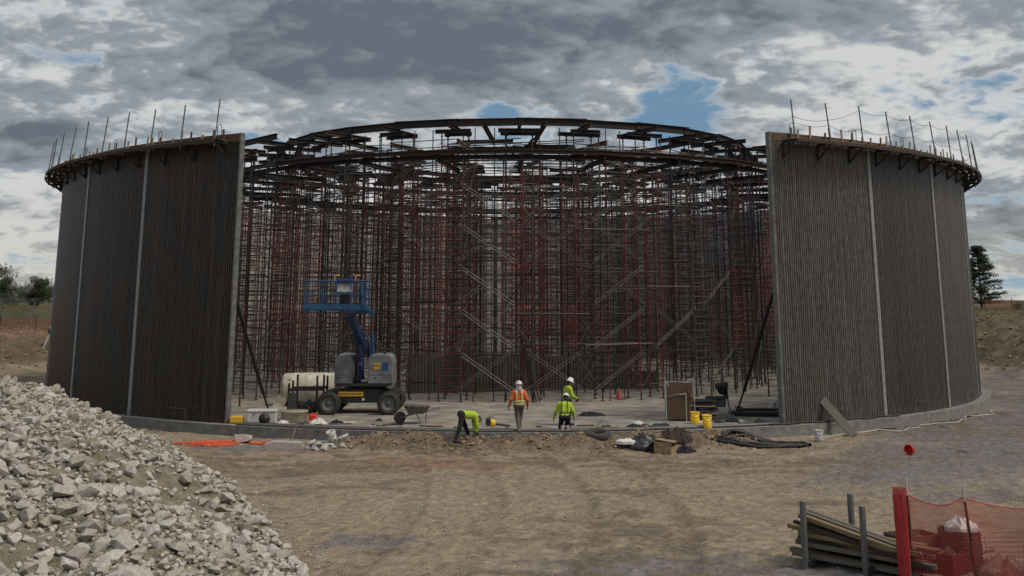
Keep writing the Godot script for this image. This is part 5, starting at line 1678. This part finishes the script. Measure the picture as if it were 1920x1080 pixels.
# ---------------------------------------------------------------- lower right: timber rack and net fence
func build_rack_and_net() -> void:
	var r := RandomNumberGenerator.new(); r.seed = 66
	var t := thing("timber_rack", "steel stake rack of four square posts on two sleepers", "rack")
	var posts := [Vector3(5.86, 0, -23.25), Vector3(6.86, 0, -22.6), Vector3(7.06, 0, -24.0), Vector3(8.0, 0, -23.3)]
	for p in posts:
		var g := gy(p.x, p.z)
		var st := S()
		bar(st, Vector3(p.x, g - 0.05, p.z), Vector3(p.x + r.randf_range(-0.02, 0.02), g + 1.28, p.z), 0.10, 0.10, Vector3(0.5, 0, 0.8), 0.012)
		part("stake_post", st, M.galv_post, t)
	for e in [[0, 2], [1, 3]]:
		var st := S()
		var a: Vector3 = posts[e[0]]
		var b: Vector3 = posts[e[1]]
		bar(st, Vector3(a.x, gy(a.x, a.z) + 0.10, a.z), Vector3(b.x, gy(b.x, b.z) + 0.10, b.z), 0.12, 0.12, Vector3.UP, 0.01)
		part("sleeper", st, M.dark_steel, t)
	# timbers lie along the line from post A to B, sagging to the right
	var dir := (Vector3(6.86, 0, -22.6) - Vector3(5.86, 0, -23.25)).normalized()
	var across := Vector3(-dir.z, 0, dir.x)
	var base := Vector3(5.9, 0, -23.3)
	var words := ["weathered grey timber lying in the stake rack", "brown timber lying in the stake rack", "yellowish timber lying in the stake rack", "dark stained timber lying in the stake rack"]
	var k := 0
	for layer in 5:
		for q in 5:
			var st := S()
			var off := -across * (0.15 + q * 0.17) if across.z > 0 else across * (0.15 + q * 0.17)
			var ln := r.randf_range(2.0, 2.7)
			var s := r.randf_range(-0.55, -0.1)
			var y := GY + 0.24 + layer * 0.135
			var tilt := -0.10 - 0.035 * layer if layer > 2 else -0.05
			var mi := r.randi() % 4
			var a := base + off + dir * s + Vector3(0, y - s * tilt + 0.22 * (layer / 4.0), 0)
			board(st, a, a + dir * ln + across * r.randf_range(-0.06, 0.06) + Vector3(0, ln * tilt, 0), r.randf_range(0.09, 0.15), 0.085, k * 0.137)
			solo("timber", st, [M.timber_grey, M.timber_brown, M.timber_yellow, M.timber_dark][mi], words[mi], "timber", "timbers in the stake rack " + ["grey", "brown", "yellowish", "dark"][mi])
			k += 1
	# roll of red plastic net standing on end
	var st := S(true)
	var rp := Vector3(7.50, gy(7.5, -22.2), -22.25)
	lathe(st, [Vector2(0, 0.0), Vector2(0.105, 0.0), Vector2(0.11, 0.02), Vector2(0.107, 0.6), Vector2(0.112, 1.1), Vector2(0.108, 1.55), Vector2(0.09, 1.57), Vector2(0.08, 1.48), Vector2(0, 1.48)], rp, Basis(Vector3.BACK, 0.015), 24)
	var roll := thing("net_roll", "bright red roll of plastic fence net standing on end", "net roll")
	part("rolled_net", st, M.net_red_solid, roll)
	st = S(true)
	for q in 7:
		var y := 1.46 + 0.035 * q
		var pts := []
		for e in 21: pts.append(rp + Vector3(cos(TAU * e / 20.0) * (0.115 - 0.004 * (q % 2)), y + 0.018 * sin(e * 2.1 + q), sin(TAU * e / 20.0) * 0.115))
		wire(st, pts, 0.006, 4)
	for e in 24:
		var a := TAU * e / 24.0
		wire(st, [rp + Vector3(cos(a) * 0.114, 0.1, sin(a) * 0.114), rp + Vector3(cos(a + 0.1) * 0.117, 0.9, sin(a + 0.1) * 0.117), rp + Vector3(cos(a) * 0.115, 1.68, sin(a) * 0.115)], 0.006, 4)
	part("loose_strands", st, M.net_red, roll)
	# T-posts with white tops
	var P := [Vector3(7.66, 0, -22.35), Vector3(8.74, 0, -21.95), Vector3(10.3, 0, -21.7), Vector3(12.2, 0, -21.6)]
	var fence := thing("net_fence", "sagging red plastic net fence on dark posts with white tips", "fence")
	var lean := [0.02, -0.12, 0.05, 0.0]
	var tops := []
	for i in P.size():
		var p: Vector3 = P[i]
		p.y = gy(p.x, p.z) - 0.05
		var top := p + Vector3(lean[i], 1.92 - 0.06 * i, 0)
		var a := p.lerp(top, 0.83)
		st = S(); bar(st, p, a, 0.05, 0.012, Vector3.BACK); bar(st, p + Vector3(0, 0, 0.02), a + Vector3(0, 0, 0.02), 0.012, 0.04, Vector3.BACK)
		var po := part("post", st, M.shore_dark, fence)
		st = S(); bar(st, a, top, 0.05, 0.014, Vector3.BACK); bar(st, a + Vector3(0, 0, 0.02), top + Vector3(0, 0, 0.02), 0.014, 0.04, Vector3.BACK)
		part("white_tip", st, M.white, po)
		tops.append([p, top])
	# net between posts: crossed diagonal strands, each span one part
	for i in P.size() - 1:
		st = S()
		var w: float = P[i].distance_to(P[i + 1])
		var hgt := 1.50
		var nu := int(w / 0.06)
		var nv := 26
		var pt := func(u: float, v: float) -> Vector3:
			var f := u / nu
			var A: Vector3 = tops[i][0].lerp(tops[i][1], 0.0)
			var B: Vector3 = tops[i + 1][0].lerp(tops[i + 1][1], 0.0)
			var sag := 0.16 * sin(PI * f) * (v / nv)
			var x: Vector3 = A.lerp(B, f)
			x += Vector3(lerp(float(lean[i]), float(lean[i + 1]), f), 0, 0) * (v / nv)
			return x + Vector3(0.02 * sin(v * 0.5 + f * 4.0), 0.12 + hgt * v / nv - sag, 0.05 * sin(f * 7.0 + v * 0.12) + 0.03)
		for u in nu:
			for v in nv:
				var a: Vector3 = pt.call(u, v)
				var b: Vector3 = pt.call(u + 1, v + 1)
				var c: Vector3 = pt.call(u + 1, v)
				var d: Vector3 = pt.call(u, v + 1)
				tube(st, a, b, 0.0056, 3, -1, false); tube(st, c, d, 0.0056, 3, -1, false)
		for u in nu: tube(st, pt.call(u, nv), pt.call(u + 1, nv), 0.011, 4, -1, false)
		part("net", st, M.net_red, fence)
	# scrap behind the net
	var sc := [
		[Vector3(8.15, 0, -23.6), Vector3(0.9, 0.55, 0.6), 0.3, "crate", "rust_wood", "rust-brown crate behind the first span of the net fence"],
		[Vector3(9.0, 0, -23.3), Vector3(0.7, 0.75, 0.6), -0.2, "crate", "wood_dark", "dark wooden crate under the white sack behind the net fence"],
		[Vector3(8.6, 0, -22.9), Vector3(0.5, 0.4, 0.5), 0.6, "crate", "crate_red", "tilted red crate behind the net fence"]]
	for q in sc:
		var c := thing("scrap_crate", q[5], "crate", Vector3(q[0].x, gy(q[0].x, q[0].z), q[0].z), q[2])
		var z: Vector3 = q[1]
		for f in 4:
			for s: float in [-1.0, 1.0]:
				st = S(); box(st, Vector3(0, z.y * (f + 0.5) / 4.0, s * z.z / 2), Vector3(z.x, z.y / 4.0 - 0.015, 0.025)); part("slat", st, M[q[4]], c)
				st = S(); box(st, Vector3(s * z.x / 2, z.y * (f + 0.5) / 4.0, 0), Vector3(0.025, z.y / 4.0 - 0.015, z.z - 0.03)); part("slat", st, M[q[4]], c)
		st = S(); box(st, Vector3(0, 0.02, 0), Vector3(z.x - 0.04, 0.03, z.z - 0.04)); part("floor", st, M.wood_dark, c)
		st = S(); crumple(st, Vector3(0, z.y * 0.6, 0), z.x * 0.9, z.z * 0.9, 0.3, 120 + int(z.x * 10), 10); part("scrap_fill", st, M.wood_brown, c)
	st = S(); crumple(st, Vector3(9.05, gy(9.0, -23.3) + 0.78, -23.3), 0.6, 0.5, 0.28, 130, 14)
	solo("white_sack", st, M.white_film, "white plastic sack slumped on the dark crate behind the net", "sack")
	for q in 9:
		st = S()
		var a := Vector3(8.0 + 0.16 * q, gy(8.3, -22.9) + r.randf_range(0.1, 0.62), -22.75 - r.randf() * 0.5)
		var e := Vector3(r.randf_range(0.5, 1.0) * (1 if q % 2 else -1), r.randf_range(-0.05, 0.25), r.randf_range(-0.2, 0.2))
		board(st, a, a + e, 0.09, 0.04, q * 0.21)
		solo("scrap_board", st, [M.timber_brown, M.timber_yellow, M.timber_dark][q % 3], ["brown scrap board in the pile behind the net", "pale scrap board in the pile behind the net", "rusty-red scrap board in the pile behind the net"][q % 3], "board", ["brown scrap boards", "pale scrap boards", "rusty scrap boards"][q % 3])
	# wire basket
	var wb := thing("wire_basket", "low wire mesh basket standing behind the net fence", "basket", Vector3(9.55, gy(9.5, -22.6), -22.55), 0.05)
	for s: float in [-1.0, 1.0]:
		st = S()
		for q in 15: tube(st, Vector3(-0.6 + 1.2 * q / 14.0, 0, s * 0.4), Vector3(-0.6 + 1.2 * q / 14.0, 0.75, s * 0.4), 0.005, 4, -1, false)
		for q in 9: tube(st, Vector3(-0.6, 0.75 * q / 8.0, s * 0.4), Vector3(0.6, 0.75 * q / 8.0, s * 0.4), 0.005, 4, -1, false)
		part("mesh_side", st, M.galv_dull, wb)
		st = S()
		for q in 10: tube(st, Vector3(s * 0.6, 0, -0.4 + 0.8 * q / 9.0), Vector3(s * 0.6, 0.75, -0.4 + 0.8 * q / 9.0), 0.005, 4, -1, false)
		for q in 9: tube(st, Vector3(s * 0.6, 0.75 * q / 8.0, -0.4), Vector3(s * 0.6, 0.75 * q / 8.0, 0.4), 0.005, 4, -1, false)
		part("mesh_side", st, M.galv_dull, wb)
	st = S(); crumple(st, Vector3(0, 0.02, 0), 1.1, 0.75, 0.55, 140, 12); part("scrap_fill", st, M.wood_grey, wb)

# ---------------------------------------------------------------- background
func leaf_ball(st: SurfaceTool, c: Vector3, rad: Vector3, n: int, s: float, r: RandomNumberGenerator) -> void:
	for i in n:
		var d := Vector3(r.randfn(), r.randfn(), r.randfn()).normalized() * pow(r.randf(), 0.45)
		var p := c + d * rad
		var u := Vector3(r.randfn(), r.randfn(), r.randfn()).normalized() * s * r.randf_range(0.6, 1.3)
		var v := u.cross(Vector3(r.randfn(), r.randfn(), r.randfn())).normalized() * s * r.randf_range(0.4, 0.8)
		tri(st, p - u, p + u, p + v * 1.4, d + Vector3(0, 0.3, 0))

func tree(called: String, label: String, at: Vector3, h: float, w: float, kind: int, seed_: int, m: Material, group := "") -> void:
	var r := RandomNumberGenerator.new(); r.seed = seed_
	var t := thing(called, label, "tree", at, 0.0, group)
	var st := S()
	tube(st, Vector3(0, -0.3, 0), Vector3(0.05, h * 0.55, 0), h * 0.022, 7, h * 0.012); tube(st, Vector3(0.05, h * 0.55, 0), Vector3(0, h * 0.96, 0), h * 0.012, 6, h * 0.003)
	var cr := S()
	if kind == 0:   # pine: uneven tiers of limbs with needle clumps
		var k := 0
		var y := h * 0.06
		while y < h * 0.97:
			var f := y / h
			var reach := w * 0.5 * pow(1.0 - f, 0.75) * r.randf_range(0.7, 1.15) + 0.15
			for q in 5:
				var a := r.randf() * TAU
				var ln := reach * r.randf_range(0.65, 1.1)
				var e := Vector3(cos(a) * ln, y + ln * 0.12, sin(a) * ln)
				tube(st, Vector3(0, y, 0), e, 0.035, 4, 0.012)
				for z in 4:
					var c := Vector3(0, y, 0).lerp(e, 0.35 + 0.22 * z)
					leaf_ball(cr, c + Vector3(0, 0.08, 0), Vector3(0.42, 0.20, 0.42) * (h / 7.5) * r.randf_range(0.8, 1.2), 42, 0.11 * h / 7.5, r)
			y += h * 0.045 * r.randf_range(0.8, 1.25); k += 1
	else:
		for q in 26:
			var a := r.randf() * TAU
			var yy := h * r.randf_range(0.14, 0.93)
			var rr := w * 0.42 * sqrt(max(0.05, 1.0 - pow((yy / h - 0.4) / 0.62, 2.0))) * sqrt(r.randf())
			var c := Vector3(cos(a) * rr, yy, sin(a) * rr)
			tube(st, Vector3(0, max(0.1, yy - h * 0.25), 0), c, 0.04, 4, 0.015)
			leaf_ball(cr, c, Vector3(1, 0.8, 1) * w * r.randf_range(0.12, 0.20), 300, h * 0.022, r)
		for q in 16:   # upright shoots along the top
			var c := Vector3(r.randf_range(-0.4, 0.4) * w, h * r.randf_range(0.75, 0.95), r.randf_range(-0.3, 0.3) * w)
			leaf_ball(cr, c, Vector3(0.03 * w, 0.12 * h, 0.03 * w), 40, h * 0.018, r)
	part("trunk", st, M.bark, t)
	part("crown", cr, m, t)

func build_background() -> void:
	var r := RandomNumberGenerator.new(); r.seed = 88
	var g := func(x: float, z: float) -> float: return ground_y(x, z)
	tree("pine_tree", "tall dark pine rising behind the right side of the tank", Vector3(55.9, g.call(55.9, -132.0), -132.0), 7.6, 6.4, 0, 1, M.needle)
	tree("pine_tree", "dark pine beside the red net fence beyond the right bank", Vector3(71.5, g.call(71.5, -148.0), -148.0), 4.8, 4.6, 0, 2, M.needle)
	tree("broadleaf_tree", "bushy dark green tree beyond the chain-link fence", Vector3(-58.2, g.call(-58.2, -124.0), -124.0), 4.9, 5.4, 1, 3, M.leaf)
	tree("broadleaf_tree", "second bushy tree beside the bushy one beyond the chain-link fence", Vector3(-55.0, g.call(-55.0, -128.0), -128.0), 3.6, 3.4, 1, 4, M.leaf)
	for k in 9:
		var z := -205.0 - r.randf() * 50.0
		var x := -(0.485 - k * 0.013) * -z
		tree("distant_tree", "low dark tree in the far row beyond the grass", Vector3(x, 3.9, z), r.randf_range(3.2, 4.2), 6.5, 1, 20 + k, M.leaf, "far row of trees")
	for k in 5:
		var x := 54.0 + k * 3.2
		tree("shrub", "small brown shrub on the crest of the right bank", Vector3(x, g.call(x, -118.0), -118.0), r.randf_range(0.8, 1.5), 2.2, 1, 40 + k, M.dry, "shrubs on the right bank")
	# chain-link fence with barbed wire arms on the left
	var cf := thing("chain_link_fence", "chain-link fence with angled barbed wire arms on the left bank", "fence")
	var last := Vector3.ZERO
	for k in 6:
		var x := -60.0 + k * 3.0
		var z := -104.0
		var b := Vector3(x, g.call(x, z), z)
		var st := S(); tube(st, b - Vector3(0, 0.2, 0), b + Vector3(0, 2.25, 0), 0.05, 6); tube(st, b + Vector3(0, 2.25, 0), b + Vector3(-0.25, 2.6, 0.2), 0.03, 5)
		part("post", st, M.galv_post, cf)
		if k > 0:
			st = S()
			for y: float in [2.2, 0.15]: tube(st, last + Vector3(0, y, 0), b + Vector3(0, y, 0), 0.035 if y > 1.0 else 0.015, 5)
			for q in 3: tube(st, last + Vector3(-0.08 * q, 2.35 + 0.11 * q, 0.07 * q), b + Vector3(-0.08 * q, 2.35 + 0.11 * q, 0.07 * q), 0.012, 4)
			part("rail", st, M.galv_post, cf)
			st = S()
			for q in 26:
				for s in [0, 1]:
					var f0 := q / 26.0
					var f1: float = clamp(f0 + (0.7 if s == 0 else -0.7), 0.0, 1.0)
					var hh: float = 2.05 * abs(f1 - f0) / 0.7
					tube(st, last.lerp(b, f0) + Vector3(0, 0.15, 0), last.lerp(b, f1) + Vector3(0, 0.15 + hh, 0), 0.006, 3, -1, false)
			part("mesh", st, M.galv_dull, cf)
		last = b
	# red net fences far off
	for q in [[-52.0, -33.0, -93.0, "faded orange net fence along the top of the left bank"], [52.0, 76.0, -122.0, "faded red net fence along the top of the right bank"]]:
		var nf := thing("safety_net", q[3], "fence")
		var x: float = q[0]
		var prev := Vector3.ZERO
		while x < q[1]:
			var b := Vector3(x, g.call(x, q[2]), q[2])
			var st := S(); tube(st, b, b + Vector3(0, 1.35, 0), 0.035, 5); part("post", st, M.shore_dark, nf)
			if prev != Vector3.ZERO:
				st = S()
				for k in 16:
					var y := 0.08 + 1.05 * k / 15.0
					tube(st, prev + Vector3(0, y, 0), (prev + b) / 2 + Vector3(0, y - 0.06, 0), 0.010, 3, -1, false); tube(st, (prev + b) / 2 + Vector3(0, y - 0.06, 0), b + Vector3(0, y, 0), 0.010, 3, -1, false)
				for k in 24:
					var f := k / 24.0
					var p := prev.lerp(b, f) - Vector3(0, 0.12 * f * (1 - f), 0)
					tube(st, p + Vector3(0, 0.08, 0), p + Vector3(0, 1.13, 0), 0.014, 3, -1, false)
				part("net", st, M.net_faded, nf)
			prev = b
			x += 3.0
	# surveying tripod at the left edge of the tank
	var tp := thing("survey_tripod", "small pale-legged tripod with a dark green head on the left bank", "tripod", Vector3(-36.6, g.call(-36.6, -88.0), -88.0))
	for k in 3:
		var a := TAU * k / 3.0 + 0.5
		var st := S(); bar(st, Vector3(cos(a) * 0.5, 0, sin(a) * 0.5), Vector3(cos(a) * 0.08, 1.25, sin(a) * 0.08), 0.11, 0.07); part("leg", st, M.white, tp)
	var s2 := S(); box(s2, Vector3(0, 1.45, 0), Vector3(0.34, 0.42, 0.3), Basis.IDENTITY, 0.05); part("head", s2, M.green_dark, tp)
	s2 = S(true); lathe(s2, [Vector2(0.12, 1.66), Vector2(0.12, 1.76), Vector2(0, 1.8)], Vector3.ZERO, Basis.IDENTITY, 12); part("cap", s2, M.white, tp)
	# dry grass on the banks
	var xf := []
	var s3 := S()
	for k in 7:
		var a := TAU * k / 7.0
		tri(s3, Vector3(cos(a) * 0.06, 0, sin(a) * 0.06), Vector3(cos(a + 0.5) * 0.06, 0, sin(a + 0.5) * 0.06), Vector3(cos(a) * 0.25, 0.5, sin(a) * 0.25), Vector3(cos(a), 0.3, sin(a)))
	var tuft := done(s3)
	for k in 7000:
		var z := -74.0 - r.randf() * 60.0
		var x := r.randf_range(0.38, 0.52) * -z * (-1.0 if k % 5 < 3 else 1.0)
		var y := ground_y(x, z)
		if y < 1.0 or (y < 3.3 and r.randf() < 0.75): continue
		xf.append(Transform3D(Basis(Vector3.UP, r.randf() * TAU).scaled(Vector3.ONE * r.randf_range(0.35, 0.9)), Vector3(x, y - 0.02, z)))
	pebble_mm("dry_grass", tuft, M.dry, xf, "sparse dry grass tufts on the excavated banks", "grass")

# ---------------------------------------------------------------- materials
func build_materials() -> void:
	var grain := tex(101, 0.02, 0.80, 1.0, 512, 5)
	var fine := tex(102, 0.08, 0.75, 1.0, 512, 4)
	var blot := tex(103, 0.012, 0.74, 1.0, 512, 5)
	var bump := ntex(104, 0.06, 6.0, 512, 4)
	M.grain = grain; M.fine = fine; M.blot = blot; M.bump = bump
	mat("floor", lin(0.30, 0.275, 0.24), 0.9, blot, 0.11, 0.0, bump, 0.3, true)
	mat("footing", lin(0.25, 0.245, 0.235), 0.9, blot, 0.35, 0.0, bump, 0.5, true)
	mat("concrete_in", lin(0.41, 0.395, 0.38), 0.9, blot, 0.14, 0.0, bump, 0.3, true)
	mat("edge", lin(0.17, 0.175, 0.172), 0.75, blot, 0.5, 0.0, null, 0.4, true)
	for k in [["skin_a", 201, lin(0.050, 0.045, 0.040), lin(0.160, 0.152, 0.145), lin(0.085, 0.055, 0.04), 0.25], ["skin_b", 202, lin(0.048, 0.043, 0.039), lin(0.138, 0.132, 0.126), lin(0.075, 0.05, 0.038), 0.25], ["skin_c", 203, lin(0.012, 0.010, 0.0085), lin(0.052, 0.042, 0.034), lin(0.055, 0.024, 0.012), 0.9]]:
		var m := StandardMaterial3D.new()
		m.albedo_texture = streaks(k[1], k[2], k[3], k[4], k[5], true)
		m.roughness = 0.45
		m.metallic = 0.0
		M[k[0]] = m
	mat("galv_strip", lin(0.30, 0.31, 0.31), 0.55, grain, 0.4, 0.1, null, 1.0, true)
	mat("galv_post", lin(0.16, 0.165, 0.17), 0.5, fine, 1.0, 0.3)
	mat("galv_dull", lin(0.085, 0.082, 0.077), 0.6)
	mat("galv_mid", lin(0.17, 0.165, 0.155), 0.6)
	mat("galv_bright", lin(0.34, 0.34, 0.33), 0.5)
	mat("dark_steel", lin(0.025, 0.023, 0.021), 0.6, fine, 1.0, 0.0)
	mat("rust_wood", lin(0.13, 0.075, 0.045), 0.9, grain, 0.8, 0.0, null, 1.0, true)
	mat("wood_dark", lin(0.06, 0.045, 0.033), 0.9, grain, 1.2)
	mat("wood_brown", lin(0.14, 0.085, 0.05), 0.9, grain, 1.2)
	mat("wood_grey", lin(0.20, 0.175, 0.145), 0.9, grain, 1.2)
	mat("wood_pale", lin(0.38, 0.28, 0.17), 0.85, grain, 1.2)
	mat("shore_red", lin(0.10, 0.018, 0.017), 0.65)
	mat("shore_red2", lin(0.15, 0.024, 0.022), 0.65)
	mat("shore_dark", lin(0.015, 0.012, 0.012), 0.65)
	mat("shore_grey", lin(0.05, 0.048, 0.045), 0.6)
	mat("beam_dark", lin(0.022, 0.016, 0.014), 0.75, fine, 1.0)
	mat("beam_rust", lin(0.065, 0.036, 0.026), 0.8, blot, 1.0)
	for k in [["timber_grey", lin(0.12, 0.105, 0.09), lin(0.27, 0.24, 0.20), 501], ["timber_brown", lin(0.09, 0.06, 0.038), lin(0.20, 0.14, 0.09), 502], ["timber_yellow", lin(0.19, 0.135, 0.07), lin(0.38, 0.285, 0.165), 503], ["timber_dark", lin(0.03, 0.024, 0.02), lin(0.10, 0.078, 0.058), 504]]:
		var tm := StandardMaterial3D.new()
		tm.albedo_texture = streaks(k[3], k[1], k[2], k[1], 0.4)
		tm.roughness = 0.9
		tm.albedo_color = Color(0.84, 0.84, 0.84)
		M[k[0]] = tm
	mat("rock_a", lin(0.52, 0.485, 0.455), 0.9, grain, 0.9, 0.0, bump, 0.7, true)
	mat("rock_b", lin(0.46, 0.43, 0.39), 0.9, grain, 0.9, 0.0, bump, 0.7, true)
	mat("rock_c", lin(0.42, 0.39, 0.335), 0.92, blot, 0.9, 0.0, bump, 0.7, true)
	mat("clod", lin(0.24, 0.18, 0.118), 0.95)
	mat("clod2", lin(0.27, 0.215, 0.15), 0.95)
	mat("skin", lin(0.32, 0.18, 0.12), 0.6)
	mat("hair", lin(0.02, 0.015, 0.012), 0.7)
	mat("black", lin(0.014, 0.014, 0.015), 0.6)
	mat("black_cloth", lin(0.014, 0.013, 0.016), 0.9, blot, 2.0, 0.0, bump, 1.0)
	mat("black_film", lin(0.022, 0.026, 0.028), 0.45)
	mat("navy", lin(0.018, 0.017, 0.026), 0.85, blot, 2.0, 0.0, bump, 1.0)
	mat("hivis_orange", lin(0.85, 0.16, 0.05), 0.75, blot, 2.0, 0.0, bump, 1.0)
	mat("hivis_lime", lin(0.50, 0.70, 0.035), 0.75, blot, 2.0, 0.0, bump, 1.0)
	mat("lime_band", lin(0.55, 0.62, 0.25), 0.6)
	mat("dark_band", lin(0.07, 0.085, 0.03), 0.7)
	mat("silver_band", lin(0.5, 0.5, 0.48), 0.5)
	mat("grey_camo", lin(0.17, 0.15, 0.13), 0.9, tex(120, 0.03, 0.5, 1.0, 256, 2), 6.0)
	mat("cloth_grey", lin(0.30, 0.29, 0.31), 0.9)
	mat("boot_tan", lin(0.16, 0.12, 0.09), 0.85)
	mat("boot_black", lin(0.02, 0.02, 0.02), 0.7)
	mat("boot_grey", lin(0.32, 0.29, 0.25), 0.85)
	mat("hat_white", lin(0.68, 0.68, 0.70), 0.4)
	mat("hat_grey", lin(0.52, 0.53, 0.52), 0.45)
	mat("tyre", lin(0.055, 0.053, 0.05), 0.85, fine, 2.0)
	mat("rim", lin(0.17, 0.17, 0.175), 0.55, fine, 1.5)
	mat("lift_grey", lin(0.21, 0.22, 0.23), 0.45, blot, 0.2)
	mat("lift_navy", lin(0.013, 0.034, 0.115), 0.45)
	mat("lift_blue", lin(0.018, 0.10, 0.24), 0.5, blot, 0.3)
	mat("lift_yellow", lin(0.62, 0.36, 0.03), 0.55)
	mat("bucket_yellow", lin(0.80, 0.50, 0.02), 0.45)
	mat("panel_grey", lin(0.33, 0.33, 0.32), 0.5, blot, 0.5)
	mat("panel_dark", lin(0.055, 0.058, 0.06), 0.6)
	mat("white", lin(0.70, 0.69, 0.66), 0.6, fine, 1.0)
	mat("white_film", lin(0.60, 0.59, 0.57), 0.5)
	mat("pvc", lin(0.52, 0.52, 0.51), 0.5, grain, 1.0)
	mat("pipe_white", lin(0.40, 0.39, 0.37), 0.6)
	mat("cream", lin(0.62, 0.585, 0.49), 0.6, blot, 0.4)
	mat("beige", lin(0.45, 0.38, 0.28), 0.7, grain, 0.8)
	mat("can_red", lin(0.62, 0.03, 0.02), 0.5)
	mat("cone_red", lin(0.28, 0.03, 0.03), 0.7)
	mat("rust_grey", lin(0.16, 0.135, 0.115), 0.7, blot, 1.0)
	mat("rope_orange", lin(0.60, 0.10, 0.035), 0.8)
	mat("card", lin(0.36, 0.26, 0.155), 0.9, blot, 0.5)
	mat("crate_red", lin(0.16, 0.02, 0.018), 0.8, grain, 1.0)
	mat("wood_yellow", lin(0.31, 0.225, 0.125), 0.9, grain, 1.2)
	mat("net_red", lin(0.42, 0.05, 0.045), 0.6)
	mat("net_red_solid", lin(0.52, 0.025, 0.022), 0.7, tex(140, 0.10, 0.62, 1.0, 256, 2, FastNoiseLite.TYPE_CELLULAR), 3.0, 0.0, bump, 0.8)
	mat("net_faded", lin(0.27, 0.07, 0.05), 0.8)
	mat("bark", lin(0.07, 0.052, 0.04), 0.95)
	for k in [["needle", lin(0.026, 0.042, 0.022)], ["leaf", lin(0.028, 0.045, 0.016)], ["dry", lin(0.17, 0.135, 0.065)]]:
		var lm := mat(k[0], k[1], 0.8)
		lm.backlight_enabled = true
		lm.backlight = lin(0.02, 0.03, 0.01)
	mat("green_dark", lin(0.02, 0.07, 0.055), 0.6)
	mat("baffle", lin(0.15, 0.135, 0.12), 0.8, grain, 0.5, 0.0, null, 1.0, true)

func _ready() -> void:
	rng.seed = 1
	# camera: lens aimed up and shifted down, as the leaning verticals of the photograph show
	var cam := Camera3D.new()
	cam.name = "camera"
	add_child(cam)
	cam.position = Vector3(0, 4.876, 0)
	cam.rotation_degrees = Vector3(12.06, 0, 0)
	cam.projection = Camera3D.PROJECTION_FRUSTUM
	cam.near = 0.1
	cam.far = 6000.0
	cam.size = 0.1 * 1080.0 / 2026.0
	cam.frustum_offset = Vector2(-2.2, -414.0) / 2026.0 * 0.1
	cam.current = true
	var env := Environment.new()
	env.background_mode = Environment.BG_SKY
	env.sky = Sky.new()
	env.sky.sky_material = make_sky()
	env.background_energy_multiplier = 1.0
	env.tonemap_mode = Environment.TONE_MAPPER_LINEAR
	env.tonemap_exposure = 1.7
	env.sdfgi_enabled = true; env.ssao_enabled = true; env.ssil_enabled = true
	var we := WorldEnvironment.new()
	we.environment = env
	we.name = "world_environment"
	add_child(we)
	var sun := DirectionalLight3D.new()
	sun.name = "sun"
	add_child(sun)
	sun.rotation_degrees = Vector3(-54, 68, 0)
	sun.light_energy = 0.5
	sun.light_angular_distance = 18.0
	sun.light_color = Color(1.0, 0.95, 0.88)
	sun.shadow_enabled = true
	build_sky_shell()
	build_materials()
	build_ground()
	build_tank()
	build_walkway(1.0)
	build_walkway(-1.0)
	build_baffle()
	build_shoring()
	build_background()
	build_heap()
	build_lift()
	build_slab_things()
	build_yard_things()
	build_rack_and_net()
	build_people()
